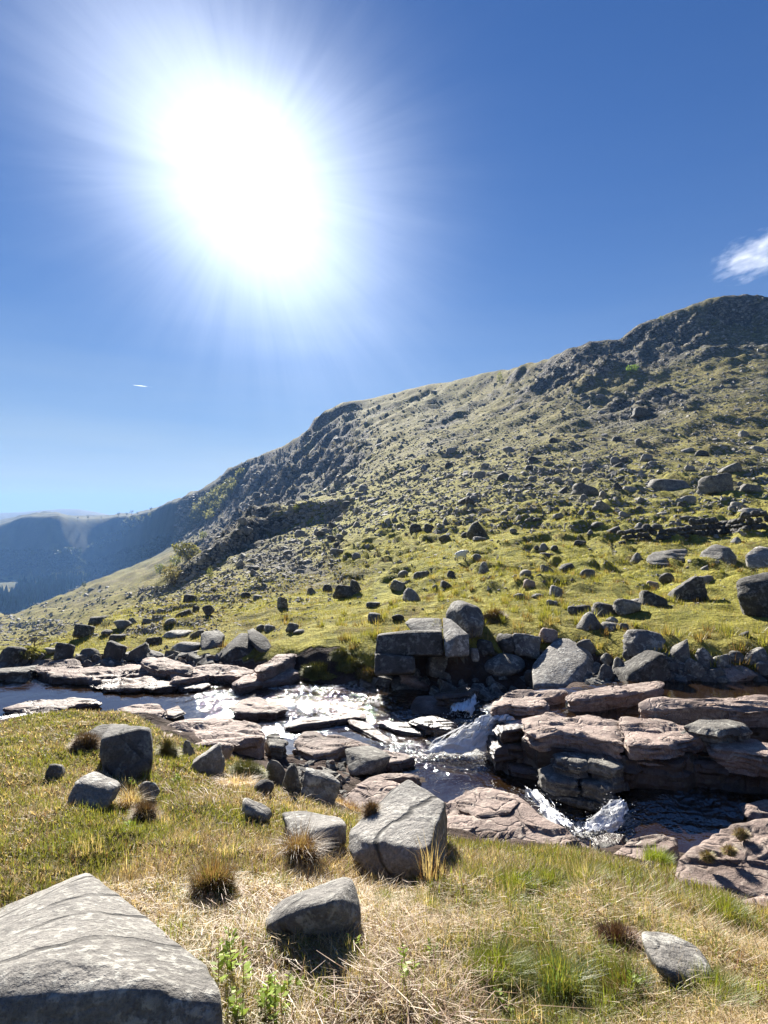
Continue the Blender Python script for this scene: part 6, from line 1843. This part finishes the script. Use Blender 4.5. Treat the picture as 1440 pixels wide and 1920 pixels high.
def join(parts):
    V, Fc, n = [], [], 0
    for v, f in parts: V.append(v); Fc.append(f + n); n += len(v)
    return np.vstack(V), np.vstack(Fc)
PALEG = [(.20, .22, .06), (.26, .26, .10), (.14, .17, .05)]
def bush(px, base, w, h, label, cols=PALEG, n=240):
    p = hit(px, base)
    if p is None: return
    s = p.y / F
    t = bpy.data.objects.new('bush', None); COL.objects.link(t); t.location = p; tag(t, label, 'bush')
    V, Fc, C = leaf_cloud(n, w * s * .14, w * s * .5, cols, int(px * 7 + base), h / w)
    V[:, 2] += h * s * .52
    link('foliage', np_mesh('foliage', V, Fc, False, C), M['leaf'], t)
    tv, tf = join([tube((0, 0, -.1), (RNG.uniform(-.1, .1) * w * s, 0, h * s * .5), w * s * .04, w * s * .015)] + [tube((0, 0, h * s * .1), (RNG.uniform(-.3, .3) * w * s, RNG.uniform(-.2, .2) * w * s, h * s * RNG.uniform(.5, .8)), w * s * .025, w * s * .008) for _ in range(4)])
    link('trunk', np_mesh('trunk', tv, tf, True), M['bark'], t)
for a in [(937, 718, 13, 22, 'pale bush standing under the skyline'), (1187, 698, 24, 15, 'bright green low bush high on the slope', [(.13, .22, .05), (.18, .26, .07)]), (1239, 600, 8, 8, 'tiny bush on the skyline crag'), (393, 1086, 16, 24, 'small yellow green tree at the foot of the dark crag rib'),
  (352, 1052, 52, 38, 'broad pale olive tree on the left of the dark crag rib', [(.15, .15, .05), (.20, .19, .07)], 420), (322, 1098, 40, 42, 'bare looking pale tree left below the dark crag rib', [(.16, .14, .08), (.2, .18, .1)], 300), (381, 1010, 18, 14, 'small olive bush on top of the dark crag rib'),
  (300, 1075, 24, 18, 'small bush lower left of the crag rib'), (158, 1102, 10, 12, 'lone dark shrub on the smooth grass slope', [(.05, .07, .02)]), (556, 962, 16, 14, 'small pale bush right of the crag rib'), (330, 1062, 26, 20, 'pale olive bush beside the broad olive tree'), (605, 770, 5, 6, 'tiny shrub on the headland skyline')]:
    bush(*a)
def bare_tree(px, base, h):
    p = hit(px, base); s = p.y / F; H = h * s
    t = bpy.data.objects.new('bare_tree', None); COL.objects.link(t); t.location = p
    tag(t, 'small bare tree standing behind the left end of the far shelf', 'tree')
    link('trunk', np_mesh('trunk', *tube((0, 0, -.1), (.04 * H, 0, .62 * H), .022 * H, .012 * H), True), M['bark'], t)
    rg = np.random.default_rng(5); parts = []
    def grow(a, d, L, r, lv):
        b = a + d * L; parts.append(tube(a, b, r, r * .55, 4))
        if lv == 0: return
        for _ in range(3):
            d2 = d + rg.normal(0, .55, 3); d2[2] = abs(d2[2]) * .8 + .1; d2 /= np.linalg.norm(d2); grow(a + (b - a) * rg.uniform(.5, 1), d2, L * .68, r * .5, lv - 1)
    for k in range(9):
        z0 = rg.uniform(.18, .62) * H; d = rg.normal(0, .7, 3); d[2] = .75; d /= np.linalg.norm(d)
        grow(np.array((.04 * H * z0 / (.62 * H), 0, z0)), d, .22 * H, .008 * H, 3)
    link('crown', np_mesh('crown', *join(parts), True), M['bark'], t)
bare_tree(63, 1232, 62)
bush(48, 1238, 64, 26, 'low olive thicket round the foot of the bare tree', [(.12, .125, .04), (.17, .16, .06)], 500)

def far_woods():
    rg = np.random.default_rng(77)
    V, Fc, C = [], [], []; nb = 0
    def conifer(x, y, z, h):
        nonlocal nb
        k = 6; w = h * .2
        c = np.array((.018, .040, .016)) * rg.uniform(.6, 1.5)
        for lv in range(3):
            z0 = z + h * (.12 + .27 * lv); z1 = z + h * (.55 + .225 * lv); rr = w * (1 - .27 * lv)
            a = np.linspace(0, 6.283, k, endpoint=False) + rg.random()
            ring = np.stack([x + rr * np.cos(a) * rg.uniform(.7, 1.2, k), y + rr * np.sin(a), np.full(k, z0) + rg.normal(0, .05 * h, k)], 1)
            V.append(ring); V.append([[x, y, z1]]); Fc.extend([(nb + i, nb + (i + 1) % k, nb + k) for i in range(k)]); nb += k + 1; C.append(np.repeat(c[None], k + 1, 0))
    def broad(x, y, z, h, pale=False):
        nonlocal nb
        v, f, c = leaf_cloud(46, h * .24, h * .42, [(.07, .085, .035), (.04, .055, .02)] if not pale else [(.16, .17, .09), (.22, .22, .13)], int(rg.integers(1e6)), .9)
        V.append(v + np.array((x, y, z + h * .5))); Fc.extend([tuple(q + nb) for q in f]); nb += len(v); C.append(c)
    def scatter(n, fn, cx, cyy, sx, sy, cond, fn_far=False):
        k = 0; tr = 0
        while k < n and tr < n * 12:
            tr += 1
            px, py = rg.uniform(cx - sx, cx + sx), rg.uniform(cyy - sy, cyy + sy)
            if not cond(px, py): continue
            p = hit(px, py)
            if p is None or p.y < (820 if fn_far else 480): continue
            fn(p.x, p.y, p.z); k += 1
    scatter(700, lambda x, y, z: conifer(x, y, z, rg.uniform(14, 24)), 70, 1122, 110, 42, lambda a, b: b > 1166 - .52 * a - 62 * min(1, max(0, (160 - a) / 120)) * 1.0 and b > 1100 - .12 * (a - 30) and not (a < 30 and b < 1118), True)
    scatter(420, lambda x, y, z: broad(x, y, z, rg.uniform(12, 20)), 210, 1045, 110, 42, lambda a, b: b > 1105 - .28 * a, True)
    scatter(160, lambda x, y, z: broad(x, y, z, rg.uniform(14, 24)), 70, 1060, 80, 22, lambda a, b: True)
    scatter(170, lambda x, y, z: broad(x, y, z, rg.uniform(6, 11), True), 470, 905, 110, 75, lambda a, b: abs((b - 905) + (a - 470) * .75) < 26)
    scatter(60, lambda x, y, z: broad(x, y, z, rg.uniform(8, 14), True), 225, 1000, 60, 30, lambda a, b: abs((b - 1000) + (a - 225) * .7) < 14)
    o = link('forest', np_mesh('forest', np.vstack(V), np.array(Fc), False, np.vstack(C)), M['leaf']); tag(o, kind='stuff')
far_woods()
for i, (px, h) in enumerate([(222, 9), (238, 8), (247, 11), (258, 7), (283, 9), (146, 6), (165, 7), (190, 5)]):
    top = float(np.interp(px, SKX, SKYY)); p = hit(px, top + 5)
    if p is None or p.y < 600: continue
    s = p.y / F; H = h * s * 1.5
    v1, f1, c1 = leaf_cloud(50, H * .12, H * .24, [(.03, .05, .02), (.05, .06, .03)], 40 + i, 1.0); v1[:, 2] += H * .78
    t = bpy.data.objects.new('pine_tree', None); COL.objects.link(t); t.location = p
    tag(t, ['leftmost of five pines right of the saddle on the far skyline', 'second of five pines right of the saddle on the far skyline', 'tallest middle pine of five on the far skyline', 'fourth of five pines right of the saddle on the far skyline', 'rightmost pine alone on the rising far skyline', 'leftmost of three tiny pines along the flat far skyline', 'middle of three tiny pines along the flat far skyline', 'rightmost of three tiny pines along the flat far skyline'][i], 'tree', 'pines along the far valley skyline')
    link('crown', np_mesh('crown', v1, f1, False, c1), M['leaf'], t)
    link('trunk', np_mesh('trunk', *tube((0, 0, -2), (0, 0, H * .8), H * .03, H * .015), True), M['bark'], t)

# ------------------------------------------------------------------ the sheep
def sheep():
    p = hit(865, 1051); s = p.y / F; k = 21 * s / .74
    pts = {'pelvis': (-.34, 0, .50, .20), 'mid': (-.08, 0, .50, .235), 'chest': (.20, 0, .51, .205), 'neck': (.38, 0, .60, .11), 'head': (.50, 0, .62, .085), 'nose': (.62, 0, .54, .05), 'tail': (-.52, 0, .46, .05)}
    E = [('pelvis', 'mid'), ('mid', 'chest'), ('chest', 'neck'), ('neck', 'head'), ('head', 'nose'), ('pelvis', 'tail')]
    for sd, y in (('l', .11), ('r', -.11)):
        pts['fk' + sd] = (.24, y, .33, .06); pts['fn' + sd] = (.25, y, .18, .034); pts['ff' + sd] = (.25, y, .0, .034)
        pts['hk' + sd] = (-.36, y, .34, .085); pts['hh' + sd] = (-.43, y, .19, .036); pts['hf' + sd] = (-.40, y, .0, .034)
        E += [('chest', 'fk' + sd), ('fk' + sd, 'fn' + sd), ('fn' + sd, 'ff' + sd), ('pelvis', 'hk' + sd), ('hk' + sd, 'hh' + sd), ('hh' + sd, 'hf' + sd)]
        pts['ear' + sd] = (.45, y * 1.25, .665, .022); E.append(('head', 'ear' + sd))
    nm = list(pts); me = bpy.data.meshes.new('sheep')
    me.from_pydata([pts[n][:3] for n in nm], [(nm.index(a), nm.index(b)) for a, b in E], [])
    o = bpy.data.objects.new('sheep', me); COL.objects.link(o)
    o.modifiers.new('skin', 'SKIN'); sub = o.modifiers.new('subsurf', 'SUBSURF'); sub.levels = sub.render_levels = 2
    for i, n in enumerate(nm):
        r = pts[n][3]; me.skin_vertices[0].data[i].radius = (r, r); me.skin_vertices[0].data[i].use_root = (n == 'pelvis')
    bpy.context.view_layer.update()
    ev = o.evaluated_get(bpy.context.evaluated_depsgraph_get()); m2 = bpy.data.meshes.new_from_object(ev)
    o.modifiers.clear(); o.data = m2
    V = np.array([v.co[:] for v in m2.vertices]); 
    w = sstep(.26, .36, V[:, 2]) * (1 - sstep(.40, .48, V[:, 0]))
    V = V * (1 + (w * .05 * noise3(V * 18, 3))[:, None]); V[:, 2] += 0
    m2.vertices.foreach_set('co', V.astype(np.float32).ravel())
    m2.materials.clear(); m2.materials.append(M['wool']); m2.materials.append(M['sheep_skin'])
    for f in m2.polygons:
        c = f.center; f.material_index = 1 if (c.x > .46 or c.z < .2) else 0; f.use_smooth = True
    o.scale = (k, k, k); o.rotation_euler = (0, 0, math.radians(28)); o.location = (p.x, p.y, p.z - .02)
    tag(o, 'white woolly sheep grazing on the mossy slope', 'sheep')
sheep()

# ------------------------------------------------------------------ small cloud and vapour trail, outside the haze
def vol_mat(name, dens, noise_scale=None, aniso=.3, color=(1, 1, 1)):
    m, nt = new_mat(name); N = NT(nt)
    v = N.n('ShaderNodeVolumePrincipled'); v.inputs['Color'].default_value = color + (1,); v.inputs['Anisotropy'].default_value = aniso
    v.inputs['Density'].default_value = dens
    if noise_scale:
        tcn = N.n('ShaderNodeTexCoord'); mp = N.n('ShaderNodeMapping'); mp.inputs['Rotation'].default_value = (0, .6, 0); mp.inputs['Scale'].default_value = (1.0, 1.0, 1.25)
        N.l(tcn.outputs['Object'], mp.inputs[0])
        nz = N.noise(mp.outputs[0], noise_scale, 7, .6, .25)
        ln = N.n('ShaderNodeVectorMath', operation='LENGTH'); N.l(tcn.outputs['Object'], ln.inputs[0])
        fall = N.ramp(ln.outputs['Value'], [(.3, 1.0), (1.0, 0.0)])
        d = N.math('MULTIPLY', N.math('MULTIPLY_ADD', N.math('SUBTRACT', nz, .5), 5.5, N.math('MULTIPLY_ADD', fall, 1.25, -.55), clamp=True), dens)
        N.l(d, v.inputs['Density'])
    o = N.n('ShaderNodeOutputMaterial'); N.l(v.outputs[0], o.inputs['Volume'])
    return m
V, Fc = ico(3)
c = W(1412, 481, 5200)
cl = link('cloud', np_mesh('cloud', V, Fc, True), vol_mat('cloud_vapour', .0016, 2.3)); cl.location = tuple(c)
cl.scale = (420, 260, 215); cl.rotation_euler = (0, -.35, 0)
tag(cl, 'small wispy white cloud in the blue sky above the right hill', 'cloud')
a_, b_ = W(250, 722, 6200), W(286, 726, 6200)
d_ = b_ - a_; L_ = np.linalg.norm(d_)
tv, tf = [], []
for i in range(13):
    f = i / 12; r_ = 1.2 + 6.5 * math.sin(min(1, f * 1.25 + .1) * math.pi) ** .7 * (.4 + .6 * f)
    t_ = np.linspace(0, 2 * math.pi, 8, endpoint=False)
    tv.append(np.stack([np.full(8, (f - .5) * L_), np.cos(t_) * r_, np.sin(t_) * r_], 1))
    if i: tf += [((i - 1) * 8 + k, (i - 1) * 8 + (k + 1) % 8, i * 8 + (k + 1) % 8, i * 8 + k) for k in range(8)]
tf += [(7, 6, 5, 4), (7, 4, 3, 0), (3, 2, 1, 0)] + [(96 + 0, 96 + 1, 96 + 2, 96 + 3), (96 + 0, 96 + 3, 96 + 4, 96 + 7), (96 + 4, 96 + 5, 96 + 6, 96 + 7)]
ct = link('vapour_trail', np_mesh('vapour_trail', np.vstack(tv), tf, True), vol_mat('trail_vapour', .05, None)); ct.location = tuple((a_ + b_) / 2)
ct.rotation_euler = Vector(d_).to_track_quat('X', 'Z').to_euler()
tag(ct, 'short white aircraft vapour trail low in the left sky', 'vapour trail')

# ------------------------------------------------------------------ the air of the valley
hz = bpy.data.meshes.new('haze')
bm = bmesh.new(); bmesh.ops.create_cube(bm, size=1.0); bm.to_mesh(hz); bm.free()
ho = link('haze', hz, vol_mat('valley_haze', HAZE, None, .1, (.22, .45, .95)))
ho.scale = (10400, 10400, 360); ho.location = (0, 0, -30)
tag(ho, kind='stuff')
